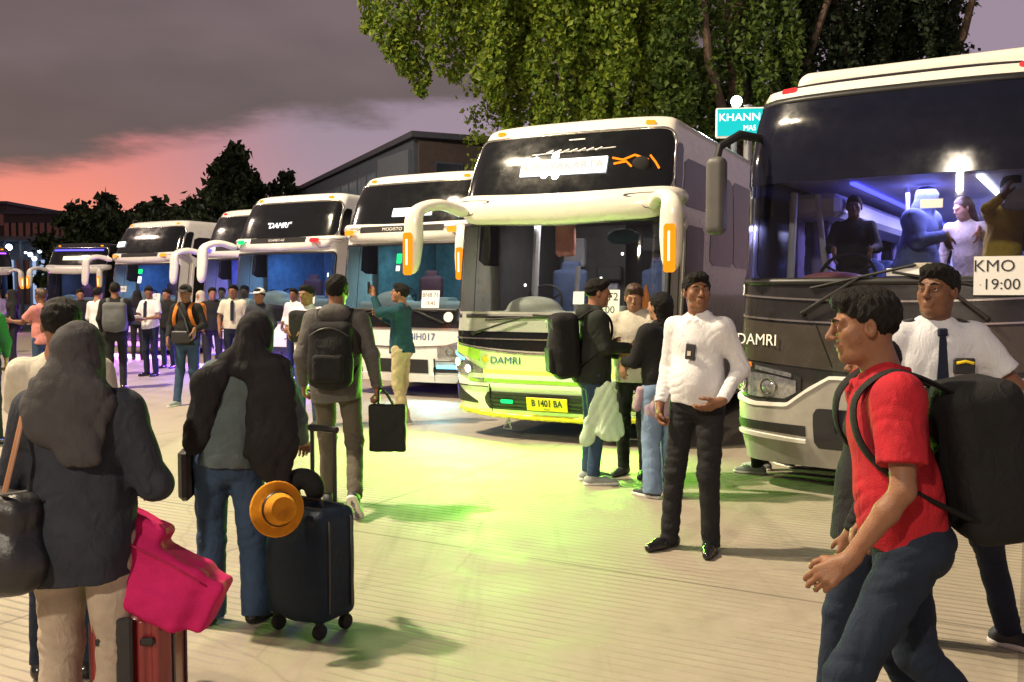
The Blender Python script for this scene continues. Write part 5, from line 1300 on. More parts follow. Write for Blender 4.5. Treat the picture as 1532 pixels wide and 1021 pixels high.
    for i in range(6):
        for x in (-.86, -.40, .40, .86):
            if i == 0 and x < 0: continue
            if first is None:
                sd = Field((x - .3, 2.0, .85), (x + .3, 3.0, 2.15), .022); sd.box((x, 2.35, 1.25), (.20, .22, .08), r=.06); sd.box((x, 2.58, 1.62), (.20, .07, .40), r=.06, k=.03); sd.box((x, 2.60, 2.0), (.13, .06, .08), r=.05, k=.03)
                first = sd.build('seat', M['seat_blue'], root); fx = x
            else:
                o = first.copy(); COL.objects.link(o); o.location = (x - fx, i * .95, 0)
    for u, pts, r in (('cab_post', [(-1.0, .9, 1.5), (-1.02, 1.1, 2.6)], .035), ('cab_post', [(-.72, 1.5, 1.0), (-.86, 1.3, 2.6)], .03), ('cab_post', [(-.18, 2.0, .9), (-.18, 2.0, 2.7)], .02)):
        q = MB(); q.tube(pts, r, 8); q.build(u, M['cab_lilac'], root, True)
    for (x, y, z, p, col, sx, sy) in ((.0, 2.2, 2.64, 70, (.50, .44, 1), .5, 1.2), (.35, 5.2, 2.64, 260, (.46, .43, 1), .6, 3.0)):
        l = bpy.data.lights.new('cabin_light', 'AREA'); l.energy = p; l.color = col; l.shape = 'RECTANGLE'; l.size = sx; l.size_y = sy
        o = bpy.data.objects.new('cabin_light', l); COL.objects.link(o); o.parent = root; o.location = (x, y, z)
    # left mirror: dark square housing on an arm
    q = MB(); q.tube([(-1.08, .55, 3.02), (-1.24, .18, 3.03), (-1.36, .02, 2.92), (-1.38, 0, 2.80)], [.035, .04, .035, .03], 8); o = q.build('mirror', M['black_trim'], root, True)
    f = Field((-1.65, -.3, 1.9), (-1.15, .3, 3.0), .014); f.box((-1.38, .0, 2.50), (.085, .075, .33), r=.06); f.build('mirror_housing', M['mirror_case'], o)
    q = MB(); q.tube([(1.08, .55, 3.02), (1.24, .18, 3.03), (1.36, .02, 2.92), (1.38, 0, 2.80)], [.035, .04, .035, .03], 8); o = q.build('mirror', M['black_trim'], root, True)
    f = Field((1.15, -.3, 1.9), (1.65, .3, 3.0), .014); f.box((1.38, .0, 2.50), (.085, .075, .33), r=.06); f.build('mirror_housing', M['mirror_case'], o)
    # amber reflection on the corner trim, put in as a glowing strip
    q = MB(); q.tube([c.S(-1.56, z, .012) for z in np.linspace(1.78, 2.25, 5)], .010, 5); q.build('amber_reflection', M['amber_on'], root, True)
    c.wheels(); return c
M['cabin_white'] = emit('cabin_white', (.78, .80, 1), 6.0); M['cabin_blue'] = emit('cabin_blue', (.06, .06, 1), 5.0); M['dash_light2'] = mat('dash_red', (.14, .04, .06), .5); M['mirror_case'] = mat('mirror_case', (.085, .082, .08), .5)
BC = black_coach()

# --- white coach left of the green one
def white_coach_a():
    c = coach_double('white coach just left of the lime green coach', 'paint_white', see=True, low='win_tint', mlamp='mirror_amber', mirrors=(0, 1), vbulge=.055, vz=(2.52, 2.80))
    c.root['label'] = 'white coach with amber visor lamps and BIH017 on its front, beside the lime coach'
    c.put(557, 274, -1.05, 3.58, PHI); interior(c, light=(.45, .85, .9), power=45, dash='dash_light', wall='cab_teal', dz=.08)
    c.patch('route_strip', M['black_trim'], -.80, .80, 2.66, 2.76, off=.105, thick=.03, nz=1)
    text('MODISTO   PM', .075, M['letter_white'], c.root, c.frame(-.05, 2.705, .110), sx=1.2)
    for s in (-1, 1):
        q = MB(); q.box((0, 0, 0), (.11, .045, .02), bev=.02); o = q.build('visor_lamp', M['amber_on'], c.root); o.matrix_local = c.frame(s * .98, 2.66, .165)
    small_box(c, 'destination_board', 'sign_on', .12, 3.0, .78, .15, .02, .006)
    c.patch('lower_band', M['glass_black'], -1.42, 1.42, 1.12, 1.43, off=.008)
    c.patch('trim_strip', M['chrome'], -1.40, 1.40, 1.10, 1.125, off=.016, nz=1)
    c.patch('trim_strip', M['chrome'], -.6, 1.40, lambda u: .80 + .08 * (u / 1.4) ** 2, lambda u: .825 + .08 * (u / 1.4) ** 2, off=.016, nz=1)
    c.lettering('BIH017', .50, .98, .16, 'ink_blue', sx=1.0, bold=0)
    c.card(.62, 1.58, .32, .28, [('BNB 71', .095), ('19:45', .09)], off=.010); small_box(c, 'green_sticker', 'green_on', -.02, 2.24, .10, .16, .012, .002); small_box(c, 'notice_card', 'card', -.03, 2.08, .08, .09, .012, .002)  # green sticker has light put into it by a glowing material
    for u, z, r in ((.02, 1.63, .12), (.95, 1.30, .08)):
        q = MB(); q.disc_ring((0, 0, 0), (0, 0, 1), [(.001, .003), (r, .003), (r, 0)], 24); o = q.build('round_sticker', M['card'], c.root); o.matrix_local = c.frame(u, z, .014)
    for s in (-1, 1):
        q = lambda a, b_: (min(s * a, s * b_), max(s * a, s * b_))
        h = c.patch('headlight', M['lens'], *q(.78, 1.36), (lambda u: .66 + .06 * (abs(u) - .8)), (lambda u: .82 + .30 * (abs(u) - .8)), off=.018, nz=5)
        lamp_ring(c, s * .98, .76, .07, off=.034, parent=h); lamp_ring(c, s * 1.2, .80, .07, off=.034, parent=h)
        b = c.patch('fog_recess', M['black_trim'], *q(.70, 1.38), .42, (lambda u: .50 + .12 * (abs(u) - .7)), off=.016)
        c.patch('light_strip', M['cyan_on'], *q(.76, 1.30), .485, (lambda u: .52 + .06 * (abs(u) - .7)), off=.028, nz=1, parent=b)
    c.patch('grille', M['black_trim'], -.6, .6, .40, .62, off=.014)
    c.patch('bumper', M['paint_white'], -1.46, 1.46, .26, .38, off=.03, thick=.04)
    c.wiper(.9, 1.2, .3, 1.42, -.2, 1.46); c.wiper(-.9, 1.2, -.3, 1.42, .2, 1.47)
    l = area_light('headlight_beam', c.world((.95, -.25, .5)), c.world((.95, -3.0, -.4)), .4, 26, (.35, .9, 1)); return c
WA = white_coach_a()

def plain_coach(px, py, label, seelight, cards=(), board=None, vis=('green_on', 'red_on'), markers=('amber_on', 'amber_on'), under=None, power=12, phi=PHI, paint='paint_white', mirrors=(1, 0), low='win_tint', mlamp=None, headglow=None, stick=None):
    c = coach_double(label, paint, vbulge=.055, vz=(2.52, 2.77), see=True, low=low, markers=markers, mirrors=mirrors, mlamp=mlamp)
    c.put(px, py, -1.05, 3.58, phi); interior(c, light=seelight, power=power * .7, dash='dash_light', wall='cab_blue', dz=.10)
    for s, m in zip((-1, 1), vis):
        if m:
            q = MB(); q.box((0, 0, 0), (.10, .04, .02), bev=.02); o = q.build('visor_lamp', M[m], c.root); o.matrix_local = c.frame(s * .92, 2.69, .15)
    c.patch('route_strip', M['black_trim'], -.70, .70, 2.66, 2.76, off=.105, thick=.03, nz=1)
    text('SCHMIDT-AZ', .06, M['letter_white'], c.root, c.frame(0, 2.71, .112), sx=1.2) if board else None
    c.patch('lower_band', M['glass_black'], -1.42, 1.42, 1.12, 1.43, off=.008); c.patch('trim_strip', M['chrome'], -1.40, 1.40, 1.08, 1.12, off=.016, nz=1)
    for s in (-1, 1):
        q = lambda a, b_: (min(s * a, s * b_), max(s * a, s * b_))
        h = c.patch('headlight', M['lens'], *q(.78, 1.36), (lambda u: .62 + .10 * (abs(u) - .8)), (lambda u: .78 + .30 * (abs(u) - .8)), off=.018, nz=4)
        lamp_ring(c, s * 1.08, .74, .075, off=.034, parent=h, glow=headglow)
        c.patch('trim_strip', M['chrome'], *q(.3, 1.3), (lambda u: .92 - .22 * max(0, 1 - abs(u))), (lambda u: .945 - .22 * max(0, 1 - abs(u))), off=.014, nz=1)
        c.patch('fog_recess', M['black_trim'], *q(.70, 1.38), .40, (lambda u: .48 + .10 * (abs(u) - .7)), off=.016)
    c.patch('grille', M['black_trim'], -.6, .6, .38, .62, off=.014); c.patch('bumper', M['paint_white'], -1.46, 1.46, .26, .37, off=.03, thick=.04)
    c.rpatch('number_plate', M['ink'], -.22, .22, .42, .54, r=.02, off=.03)
    for (u, z, w, h_, lines) in cards: c.card(u, z, w, h_, lines, off=.010)
    if under:
        col, pw, mm = under
        c.patch('under_strip', M[mm], -1.2, 1.2, .235, .255, off=.02, nz=1)
        area_light('bumper_glow', c.world((0, -.10, .27)), c.world((0, -1.2, -1.0)), 2.0, pw, col, .15)
    c.wiper(.9, 1.2, .3, 1.42, -.2, 1.46)
    return c
WB = plain_coach(389, 303, 'white coach with one green and one red lamp on its visor', (.25, .55, 1), cards=((.55, 1.58, .30, .26, [('JTB 2', .09), ('19:30', .085)]),), board=True, under=((.16, .08, 1), 420, 'blue_on'), power=70)
q = small_box(WB, 'round_sticker', 'card', .88, 1.56, .17, .17, .014, .002, bev=.03); text('9', .1, M['ink_blue'], q, Z4((0, 0, .005)))
text('"DAMRI"', .17, M['sign_on'], WB.root, WB.frame(-.12, 3.03, .02), sx=1.0, shear=.2); WB.lettering('BJH', -.2, .99, .13, 'ink_blue')
WC = plain_coach(336, 322, 'half hidden white coach with a red roof lamp and a blue visor lamp', (.35, .25, 1), vis=('blue_on', None), markers=('red_on', 'red_on'), under=((.20, .06, 1), 420, 'blue_on'), power=110)
WD = plain_coach(196, 339, 'white coach with yellow visor lamps, a green windscreen sticker and purple light beneath it', (.2, .45, .9), vis=('amber_on', 'amber_on'), under=((.45, .10, 1), 520, 'purple_on'), power=70, cards=((.62, 1.56, .5, .24, [('JPG 11', .1), ('18:30', .08)]), (-.6, 1.80, .34, .16, [('18:30', .1)]),))
small_box(WD, 'green_sticker', 'green_on', .05, 2.28, .16, .12, .012, .002); small_box(WD, 'yellow_sticker', 'sign_on', .05, 2.05, .13, .18, .012, .002)  # both stickers have light put into them by glowing materials
small_box(WD, 'destination_board', 'sign_on', -1.0, 3.05, .42, .16, .02, .004)
# --- dark coaches at the far left
def dark_coach(px, py, label, phi, strip, line=True):
    c = coach_double(label, 'paint_black', see=True, low='win_tint', markers=('amber_on', 'amber_on'), visor_m='paint_white', mirrors=(1, 1), mlamp='mirror_amber')
    c.put(px, py, -1.05, 3.58, phi); interior(c, light=(.3, .45, 1), power=60, dash='dash_light')
    c.patch('roof_strip_lamp', M[strip], -1.1, 1.1, 3.38, 3.43, off=.03, nz=1)
    small_box(c, 'destination_board', 'warm_on', .05, 3.08, 1.2, .16, .02, .006)
    c.patch('lower_band', M['glass_black'], -1.42, 1.42, 1.12, 1.43, off=.008)
    for s in (-1, 1):
        q = lambda a, b_: (min(s * a, s * b_), max(s * a, s * b_)); h = c.patch('headlight', M['lens'], *q(.78, 1.36), .62, .82, off=.018, nz=4); lamp_ring(c, s * 1.08, .74, .075, off=.034, parent=h)
    c.patch('bumper', M['paint_grey'], -1.46, 1.46, .26, .45, off=.03, thick=.04)
    return c
DA = dark_coach(88, 369, 'dark coach with a blue strip under its roof and a lit yellow route board', R(10), 'blue_on')
DB = dark_coach(-75, 372, 'dark coach cut off by the left edge of the picture, lit pink and violet', R(-35), 'purple_on')
area_light('bumper_glow', DB.world((0, -.3, .5)), DB.world((0, -3, -.6)), 1.6, 60, (.9, .15, 1), .3)
# green lamps of the green coach light the apron in front of it
area_light('green_front_glow', GC.world((-.35, -.42, .62)), GC.world((-1.4, -3.4, -.4)), 1.2, 180, (.26, 1, .04), .3)
area_light('green_front_glow', GC.world((.75, -.36, .62)), GC.world((.7, -2.6, -.9)), .7, 90, (.30, 1, .06), .14)
area_light('headlight_beam', GC.world((-1.05, -.22, .82)), GC.world((-2.6, -4.0, -.6)), .6, 70, (.60, 1, .20), .3)
# ------------------------------------------------------------------ the people
def gp(px, py): p = ground(px, py); return (p.x, p.y, 0)
def pt(px, Y): p = at(px, 440, Y); return (p.x, Y, 0)

# --- woman in a grey headscarf, big at the left edge
def lady_grey():
    J = pose(elR=(.275, .02, 1.10), wrR=(.20, .22, 1.05), elL=(-.27, .0, 1.12), wrL=(-.18, .22, 1.08), hdR=(-.5, 1, -.2), hdL=(.5, 1, -.2), hnR=(0, 0, -1), hnL=(0, 0, -1), yaw=8, bulk=.96, hipR=(.095, 0, .9), hipL=(-.095, 0, .9), kneeR=(.11, .02, .48), kneeL=(-.11, .03, .48))
    P = person(pt(116, 2.98), -4, 1.45, 'woman seen from behind in a grey headscarf, dark jacket and wide beige trousers', J, vox=.006,
               legs=('beige_trousers', dict(loose=1.18, flare=1.25, hem=.04, amp=.010)), top=('navy_jacket', dict(hem=.76, bulk=1.18, arm=1.15, amp=.012, name='jacket')), hair=None, shoes='shoe_dark', skin_i=2, seed=4)
    s = P['_s']; f = Field((-.34, -.34, 1.10), (.34, .34, 1.85), .006); c = J['head']; H = head_rot(J)
    f.ell(c + (0, -.02, .026), (.088, .110, .100), k=.01); f.ell(c + (0, -.03, -.06), (.084, .10, .11), k=.03)
    f.cone(c + (0, -.03, -.08), J['neck'] + (0, -.02, -.03), .084, .105, k=.05); f.cone(J['neck'] + (.03, -.09, .0), J['neck'] + (.07, -.125, -.20), .085, .055, k=.05, sc=(1.5, .6, 1))
    f.cone(J['neck'] + (-.10, -.01, -.03), J['neck'] + (.10, -.01, -.03), .060, .060, k=.07, sc=(1, 1.1, .7)); f.cone(J['neck'] + (-.03, -.08, .0), J['neck'] + (-.06, -.115, -.12), .08, .05, k=.05, sc=(1.4, .6, 1))
    f.cut((0, 0, -1), -1.20); f.folds(.013, 8, waves=6, kmin=22, kmax=55, flat=(.8, .8, .9)); f.folds(.005, 18, waves=5, kmin=60, kmax=110, flat=(1, 1, .7))
    f.build('headscarf', M['grey_hijab'], P, Matrix.Scale(s, 4))
    # shoulder bag
    e, T = worn('shoulder_bag', P, (-.30, -.08, .72), 'black leather shoulder bag with a tan strap on the left woman\'s back', 'bag')
    f = Field((-.62, -.42, .68), (.02, .14, 1.24), .008); f.box((-.27, -.17, .93), (.20, .07, .17), r=.07); f.ell((-.25, -.19, .85), (.22, .10, .12), k=.06); f.ell((-.30, -.16, 1.05), (.14, .06, .08), k=.06); f.folds(.012, 5, waves=6, kmin=20, kmax=60)
    f.build('bag_body', M['bag_black'], e, T)
    q = MB(); q.tube([T @ Vector(p) for p in ((-.17, -.215, 1.10), (-.155, -.17, 1.25), (-.150, -.12, 1.38), (-.15, -.03, 1.468), (-.155, .07, 1.43), (-.18, .12, 1.25))], .012, 8, sy=.45); q.build('strap', M['leather'], e, True)
    q = MB(); q.tube([T @ Vector(p) for p in ((-.37, -.22, 1.04), (-.28, -.255, 1.10), (-.17, -.25, 1.11), (-.08, -.22, 1.12))], .005, 5); q.build('zip', M['zip'], e, True)
    return P
lady_grey()
# --- man hidden behind her
J = pose(yaw=25, elL=(-.24, .12, 1.15), wrL=(-.2, .3, 1.1))
person(pt(88, 3.75), 5, 1.52, 'black haired man in a pale shirt half hidden behind the woman in the grey headscarf', J, vox=.008, legs=('denim_dark', {}), top=('cream', dict(sleeve='short', bulk=1.0, amp=.010)), hair=('full', 'hair'), skin_i=1, seed=9)

# --- woman in a black headscarf with the blue suitcase
def lady_black():
    J = pose(lean=(.15, .06), roll=14, yaw=-18, pitch=-14, elR=(.26, -.02, 1.12), wrR=(.30, .14, .98), hdR=(.1, .9, -.4), hnR=(0, 0, -1), elL=(-.22, .05, 1.15), wrL=(-.20, .22, 1.05), hdL=(.3, 1, 0), bulk=.88, curl=1.1,
             ankR=(.14, .02, .085), ankL=(-.11, .02, .085), footR=(.5, .9, 0), footL=(-.1, 1, 0), kneeR=(.12, .03, .48), kneeL=(-.10, .03, .48))
    g = gp(345, 933)
    P = person(g, 6, 1.455, 'woman bending slightly in a black shawl and wide jeans, beside the blue suitcase', J, vox=.006, legs=('denim', dict(loose=1.16, flare=1.4, hem=.05, amp=.008)), top=('teal_top', dict(hem=.88, bulk=1.02, arm=1.28, amp=.009, name='jumper')), hair=None, shoes='shoe_black', skin_i=2, seed=14)
    s = P['_s']; f = Field((-.45, -.40, .70), (.55, .34, 1.80), .007); c = J['head']; H = head_rot(J); n = J['neck']
    f.ell(c + (0, -.02, .025), (.090, .112, .100), rot=H, k=.01); f.ell(c + (-.01, -.03, -.06), (.088, .10, .11), rot=H, k=.03)
    f.cone(c + (-.01, -.03, -.07), n + (0, -.02, -.03), .088, .10, k=.05)
    # left panel over the shoulder, right panel broad and long
    for a, b, r0, r1, sc in (((-.06, -.04, .0), (-.20, -.09, -.12), .085, .07, (1, .6, 1)), ((-.20, -.09, -.12), (-.27, -.12, -.44), .062, .045, (1.15, .45, 1)), ((-.21, -.06, -.10), (-.28, -.04, -.38), .05, .04, (1, .8, 1)),
                             ((.06, -.06, .0), (.14, -.10, -.16), .10, .10, (1, .55, 1)), ((.14, -.10, -.16), (.12, -.145, -.48), .115, .12, (1.1, .40, 1)), ((.16, -.06, -.05), (.21, -.04, -.34), .08, .06, (1, .8, 1)), ((.14, -.15, -.45), (.19, -.16, -.66), .10, .035, (1.1, .4, 1))):
        f.cone(n + np.array(a), n + np.array(b), r0, r1, k=.03, sc=sc)
    f.folds(.014, 31, waves=6, kmin=25, kmax=60, flat=(1, 1, .25)); f.folds(.006, 33, waves=5, kmin=60, kmax=110, flat=(1, 1, .4))
    f.ell(c + H @ V3(.0, .13, -.008), (.060, .09, .082), rot=H, k=.012, op='sub')
    f.build('headscarf', M['black_hijab'], P, Matrix.Scale(s, 4))
    e, T = worn('shoulder_bag', P, (-.215, .05, .70), 'thin black bag hanging at the left hip of the woman in the black shawl', 'bag')
    q = MB(); q.box((0, 0, .12), (.03, .12, .12), bev=.02); q.build('bag_body', M['bag_black'], e); q = MB(); q.tube([(0, -.08, .22), (.03, -.06, .36), (.07, .0, .46), (.05, .06, .36), (0, .08, .22)], .007, 6, sm=4); q.build('strap', M['bag_black'], e, True)
lady_black()

def suitcase(loc, rz, w, d, h, m, label, handle=.40, wheels=.036, ribs=0, bulge=.0, soft=True, name='suitcase', tilt=0):
    e = empty(name, loc, rz, label, 'suitcase'); e.rotation_euler.x = tilt
    f = Field((-w, -d - .1, -.02), (w, d + .12, h + .2), .007); f.box((0, 0, wheels * 2 + h / 2), (w / 2, d / 2, h / 2), r=.045)
    if bulge: f.ell((0, -d / 2 + .01, wheels * 2 + h * .47), (w * .44, bulge + .02, h * .44), k=.05)
    for i in range(ribs): x = -w * .36 + i * w * .72 / max(1, ribs - 1); f.box((x, -d / 2, wheels * 2 + h / 2), (.012, .008, h * .44), r=.006, k=.01)
    if soft: f.folds(.004, 7, waves=5, kmin=15, kmax=40, flat=(1, 1, 1))
    f.build('shell', M[m], e)
    for sx in (-1, 1):
        for sy in (-1, 1):
            q = MB(); x, y = sx * (w / 2 - .045), sy * (d / 2 - .04); q.disc_ring((x - .016, y, wheels), (1, 0, 0), [(.001, 0), (wheels * .9, 0), (wheels, .006), (wheels, .026), (wheels * .9, .032), (.001, .032)], 16); q.tube([(x, y, wheels), (x, y, wheels * 2 + .01)], .018, 8); q.build('wheel', M['rubber'], e, True)
    if handle:
        q = MB(); z = wheels * 2 + h; y = d / 2 - .04
        for sx in (-1, 1): q.tube([(sx * .07, y, z - .02), (sx * .07, y, z + handle)], .010, 8)
        q.tube([(-.085, y, z + handle), (.085, y, z + handle)], .016, 8); q.build('pull_handle', M['black_trim'], e, True)
    q = MB(); z = wheels * 2 + h; q.tube([(-.09, -.02, z - .005), (-.08, -.02, z + .03), (.08, -.02, z + .03), (.09, -.02, z - .005)], .011, 6); q.build('carry_handle', M['black_trim'], e, True)
    # piping and zip round the edge
    q = MB(); zz = wheels * 2
    for y in (-d * .28, d * .30):
        P = [(-w / 2 - .004, y, zz + .05), (-w / 2 - .004, y, zz + h - .05), (-w / 2 + .045, y, zz + h + .003), (w / 2 - .045, y, zz + h + .003), (w / 2 + .004, y, zz + h - .05), (w / 2 + .004, y, zz + .05)]
        q.tube(P, .005, 6)
    q.build('zip', M['zip'], e, True); return e
g = ground(463, 948)
sc_e = suitcase((g.x, g.y + .06, 0), R(-32), .345, .25, .51, 'suit_blue', 'large dark blue soft suitcase on wheels with an orange sun hat hanging on its handle', handle=.34, bulge=.05)
# hat, pillow on the suitcase handle
def hat():
    p = at(432, 748, 4.10); e = empty('sun_hat', p, R(-20), 'orange wide-brimmed sun hat hanging on the suitcase handle', 'hat')
    ax = Vector((.80, -.58, .18)).normalized(); q = MB(); q.disc_ring((-.02, -.06, -.03), ax, [(.118, -.008), (.123, 0), (.118, .006), (.082, .004), (.072, .02), (.066, .058), (.052, .08), (.001, .085)], 28)
    o = q.build('brim_and_crown', M['hat'], e, True); md = o.modifiers.new('thickness', 'SOLIDIFY'); md.thickness = .006
    q = MB(); q.disc_ring(Vector((-.02, -.06, -.03)), ax, [(.075, .014), (.077, .026), (.073, .032)], 28); q.build('hat_band', M['bag_black'], e, True)
hat()
def pillow():
    p = at(452, 738, 4.32); e = empty('neck_pillow', p - Vector((0, 0, .05)), 0, 'black rounded neck pillow lying on top of the blue suitcase', 'pillow')
    f = Field((-.2, -.2, -.08), (.2, .2, .2), .008)
    for a in range(0, 220, 20): f.cone((.06 * math.cos(R(a)), 0, .06 + .06 * math.sin(R(a))), (.06 * math.cos(R(a + 20)), 0, .06 + .06 * math.sin(R(a + 20))), .045, .045, k=.01)
    f.build('cushion', M['black_cloth'], e)
pillow()
# red suitcase with the pink bag
g = pt(197, 3.06)
suitcase(g, R(3), .26, .22, .46, 'suit_red', 'glossy dark red hard suitcase under the pink bag', handle=.0, ribs=5, soft=False)
def pink_bag():
    p = at(245, 900, 3.0); e = empty('holdall', (g[0] - .035, g[1], .555), R(0), 'bright pink nylon holdall lying tilted on top of the red suitcase', 'bag')
    f = Field((-.32, -.30, -.22), (.45, .30, .40), .006); rt = np.array(Matrix.Rotation(R(27), 3, 'Y') @ Matrix.Rotation(R(-6), 3, 'X'))
    c = V3(.09, -.01, .10); f.box(c, (.175, .09, .075), r=.03, rot=rt); f.box(c + rt @ V3(.08, -.02, -.09), (.10, .08, .045), r=.02, rot=rt, k=.03); f.box(c + rt @ V3(-.10, .0, .10), (.10, .06, .035), r=.02, rot=rt, k=.03)
    f.box(c + rt @ V3(.20, 0, -.02), (.05, .07, .085), r=.015, rot=rt, k=.04); f.folds(.013, 15, waves=6, kmin=16, kmax=42, flat=(1, 1, 1)); f.folds(.006, 16, waves=5, kmin=50, kmax=110, flat=(1, 1, 1)); f.build('bag_body', M['pink'], e)
    def tb(name, m, pts, r, sy=1): q = MB(); q.tube([Vector(c + rt @ np.array(p)) for p in pts], r, 6, sy=sy); q.build(name, M[m], e, True)
    tb('zip', 'pink_dark', [(-.18, -.104, .05), (-.1, -.107, .06), (.05, -.107, .06), (.18, -.104, .05)], .004)
    tb('strap', 'bag_black', [(-.20, -.112, .03), (-.15, -.114, .0), (-.11, -.112, -.015)], .011, .4)
pink_bag()

# --- man with backpack and tote walking away
def walker():
    J = pose(ankL=(-.09, .13, .085), kneeL=(-.09, .10, .50), ankR=(.19, -.36, .155), kneeR=(.135, -.02, .49), footL=(-.1, 1, 0), footR=(.15, .55, -.8), shoeupR=(.0, .8, .6), elR=(.265, -.08, 1.13), wrR=(.30, -.02, .88), hdR=(.05, .1, -1), curl=1.5, elL=(-.245, -.06, 1.12), wrL=(-.26, .08, .90), lean=(.0, .05))
    J['shoeupR'] = V3(0, .8, .6)
    P = person(pt(502, 6.75), 0, 1.675, 'man walking away in a grey hooded jacket with a dark backpack and a tote bag', J, vox=.007, legs=('olive', dict(loose=1.02, amp=.008, hem=.09)), top=('grey_jacket', dict(hem=.80, bulk=1.08, arm=1.12, amp=.010, hood=True, name='jacket')), hair=('full', 'hair'), skin_i=1, shoes='shoe_dark', sole='sole_white', seed=23)
    backpack(P, J, 'dark grey backpack worn by the man walking away with a tote bag', 'bp_black', w=.155, d=.085, h=.235, zc=1.14, y=-.21, mp='bp_black', tilt=-4)
    e, T = worn('tote_bag', P, (.38, -.02, .40), 'black cloth tote bag carried in the right hand of the man walking away', 'bag')
    f = Field((.2, -.12, .38), (.58, .12, .80), .008); f.box((.375, -.02, .59), (.135, .035, .175), r=.02); f.folds(.006, 7, flat=(1, 1, .4)); f.build('bag_body', M['tote'], e, T)
    for y in (-.03, .0):
        q = MB(); q.tube([T @ Vector(p) for p in ((.31, y, .76), (.315, y, .86), (.325, y, .885), (.36, y, .86), (.42, y, .76))], .008, 6); q.build('handle', M['tote'], e, True)
walker()

# --- white-shirted man facing the camera
def white_man():
    J = pose(yaw=42, pitch=3, ankR=(.15, .06, .085), ankL=(-.10, .0, .085), footR=(.25, 1, 0), footL=(-.35, 1, 0), kneeR=(.12, .05, .49), kneeL=(-.10, .04, .49), elR=(.222, -.03, 1.12), wrR=(.205, .10, .90), hdR=(-.1, .15, -1), hnR=(-1, 0, 0),
             elL=(-.245, -.09, 1.13), wrL=(-.215, .13, .945), hdL=(.75, .45, -.42), hnL=(.1, -.6, .8), curl=.9, curlL=.55, bulk=1.0, thL=(0, .2, 1), neck=(0, -.005, 1.445))
    J['thL'] = V3(.1, .3, 1)
    P = person(gp(1041, 822), 142, 1.665, 'man in a long-sleeved white shirt and black trousers standing alone and facing the camera', J, vox=.0045, vt=.006, legs=('black_trousers', dict(loose=1.0, amp=.009, hem=.04, flare=1.05)),
               top=('white_shirt', dict(hem=.915, bulk=.96, arm=.96, amp=.0085, collar=True, belly=1)), hair=('short', 'hair'), skin_i=1, shoes='shoe_black', eyes=True, seed=41)
    s = P['_s']; S = Matrix.Scale(s, 4)
    # ear-flap of the pocket card, belt, cuffs, buttons
    q = MB(); q.box((-.02, .137, 1.235), (.032, .006, .048), rot=Matrix.Rotation(R(-6), 3, 'Y'), bev=.004); o = q.build('badge_card', M['ink'], P); o.scale = (s,) * 3
    q = MB(); q.box((-.015, .145, 1.225), (.012, .002, .014)); o2 = q.build('badge_photo', M['cream'], o)
    q = MB(); q.tube([(.155 * math.cos(a), -.005 + .118 * math.sin(a), .93) for a in np.linspace(0, 2 * math.pi, 29)], .016, 6, cap=False, sy=.5); o = q.build('belt', M['bag_black'], P, True); o.scale = (s,) * 3
    q = MB(); 
    for z in (1.33, 1.24, 1.15, 1.06): q.disc_ring((.035, .128, z), (0, 1, 0), [(.001, .004), (.006, .003), (.006, 0)], 8)
    o = q.build('buttons', M['sole_white'], P); o.scale = (s,) * 3
white_man()

# --- officer at the right behind the red shirt
def officer():
    J = pose(yaw=-42, pitch=2, elR=(.30, -.02, 1.14), wrR=(.20, .18, 1.06), elL=(-.34, .03, 1.17), wrL=(-.30, .18, .98), ankL=(-.34, .0, .085), kneeL=(-.22, .06, .50), footL=(-.8, .6, 0), bulk=1.04, curl=.8)
    P = person(pt(1400, 4.1), 172, 1.665, 'officer in a short-sleeved white shirt and navy tie behind the man in red', J, vox=.0055, legs=('navy_trousers', dict(loose=1.0, amp=.007)), top=('white_shirt2', dict(sleeve='short', hem=.93, bulk=1.02, amp=.010, collar=True, arm=1.12)), hair=('short', 'hair'), skin_i=3, shoes='shoe_dark', sole='sole_white', eyes=True, seed=52)
    s = P['_s']
    q = MB(); V = [(-.018, .118, 1.435), (.018, .118, 1.435), (.014, .128, 1.40), (-.014, .128, 1.40)]
    q.box((0, .108, 1.415), (.020, .012, .018), bev=.006); q.add([(-.013, .118, 1.40), (.013, .118, 1.40), (.030, .142, 1.10), (0, .146, 1.06), (-.030, .142, 1.10), (-.013, .110, 1.40), (.013, .110, 1.40), (.030, .130, 1.10), (0, .132, 1.06), (-.030, .130, 1.10)],
          [(0, 4, 3, 2, 1), (5, 6, 7, 8, 9), (0, 1, 6, 5), (1, 2, 7, 6), (2, 3, 8, 7), (3, 4, 9, 8), (4, 0, 5, 9)])
    o = q.build('tie', M['navy_trousers'], P); o.scale = (s,) * 3
    q = MB(); q.box((-.085, .132, 1.27), (.045, .007, .035), bev=.006); o = q.build('chest_badge', M['ink'], P); o.scale = (s,) * 3
    q = MB(); q.tube([(-.12, .143, 1.283), (-.085, .150, 1.292), (-.05, .146, 1.283)], .007, 6); o2 = q.build('badge_crest', M['plate_yellow'], o, True)
    for sx in (-1, 1):
        q = MB(); q.box((sx * .135, -.01, 1.455), (.045, .03, .006), rot=Matrix.Rotation(R(18 * sx), 3, 'Y'), bev=.004); o = q.build('epaulette', M['ink'], P); o.scale = (s,) * 3
officer()

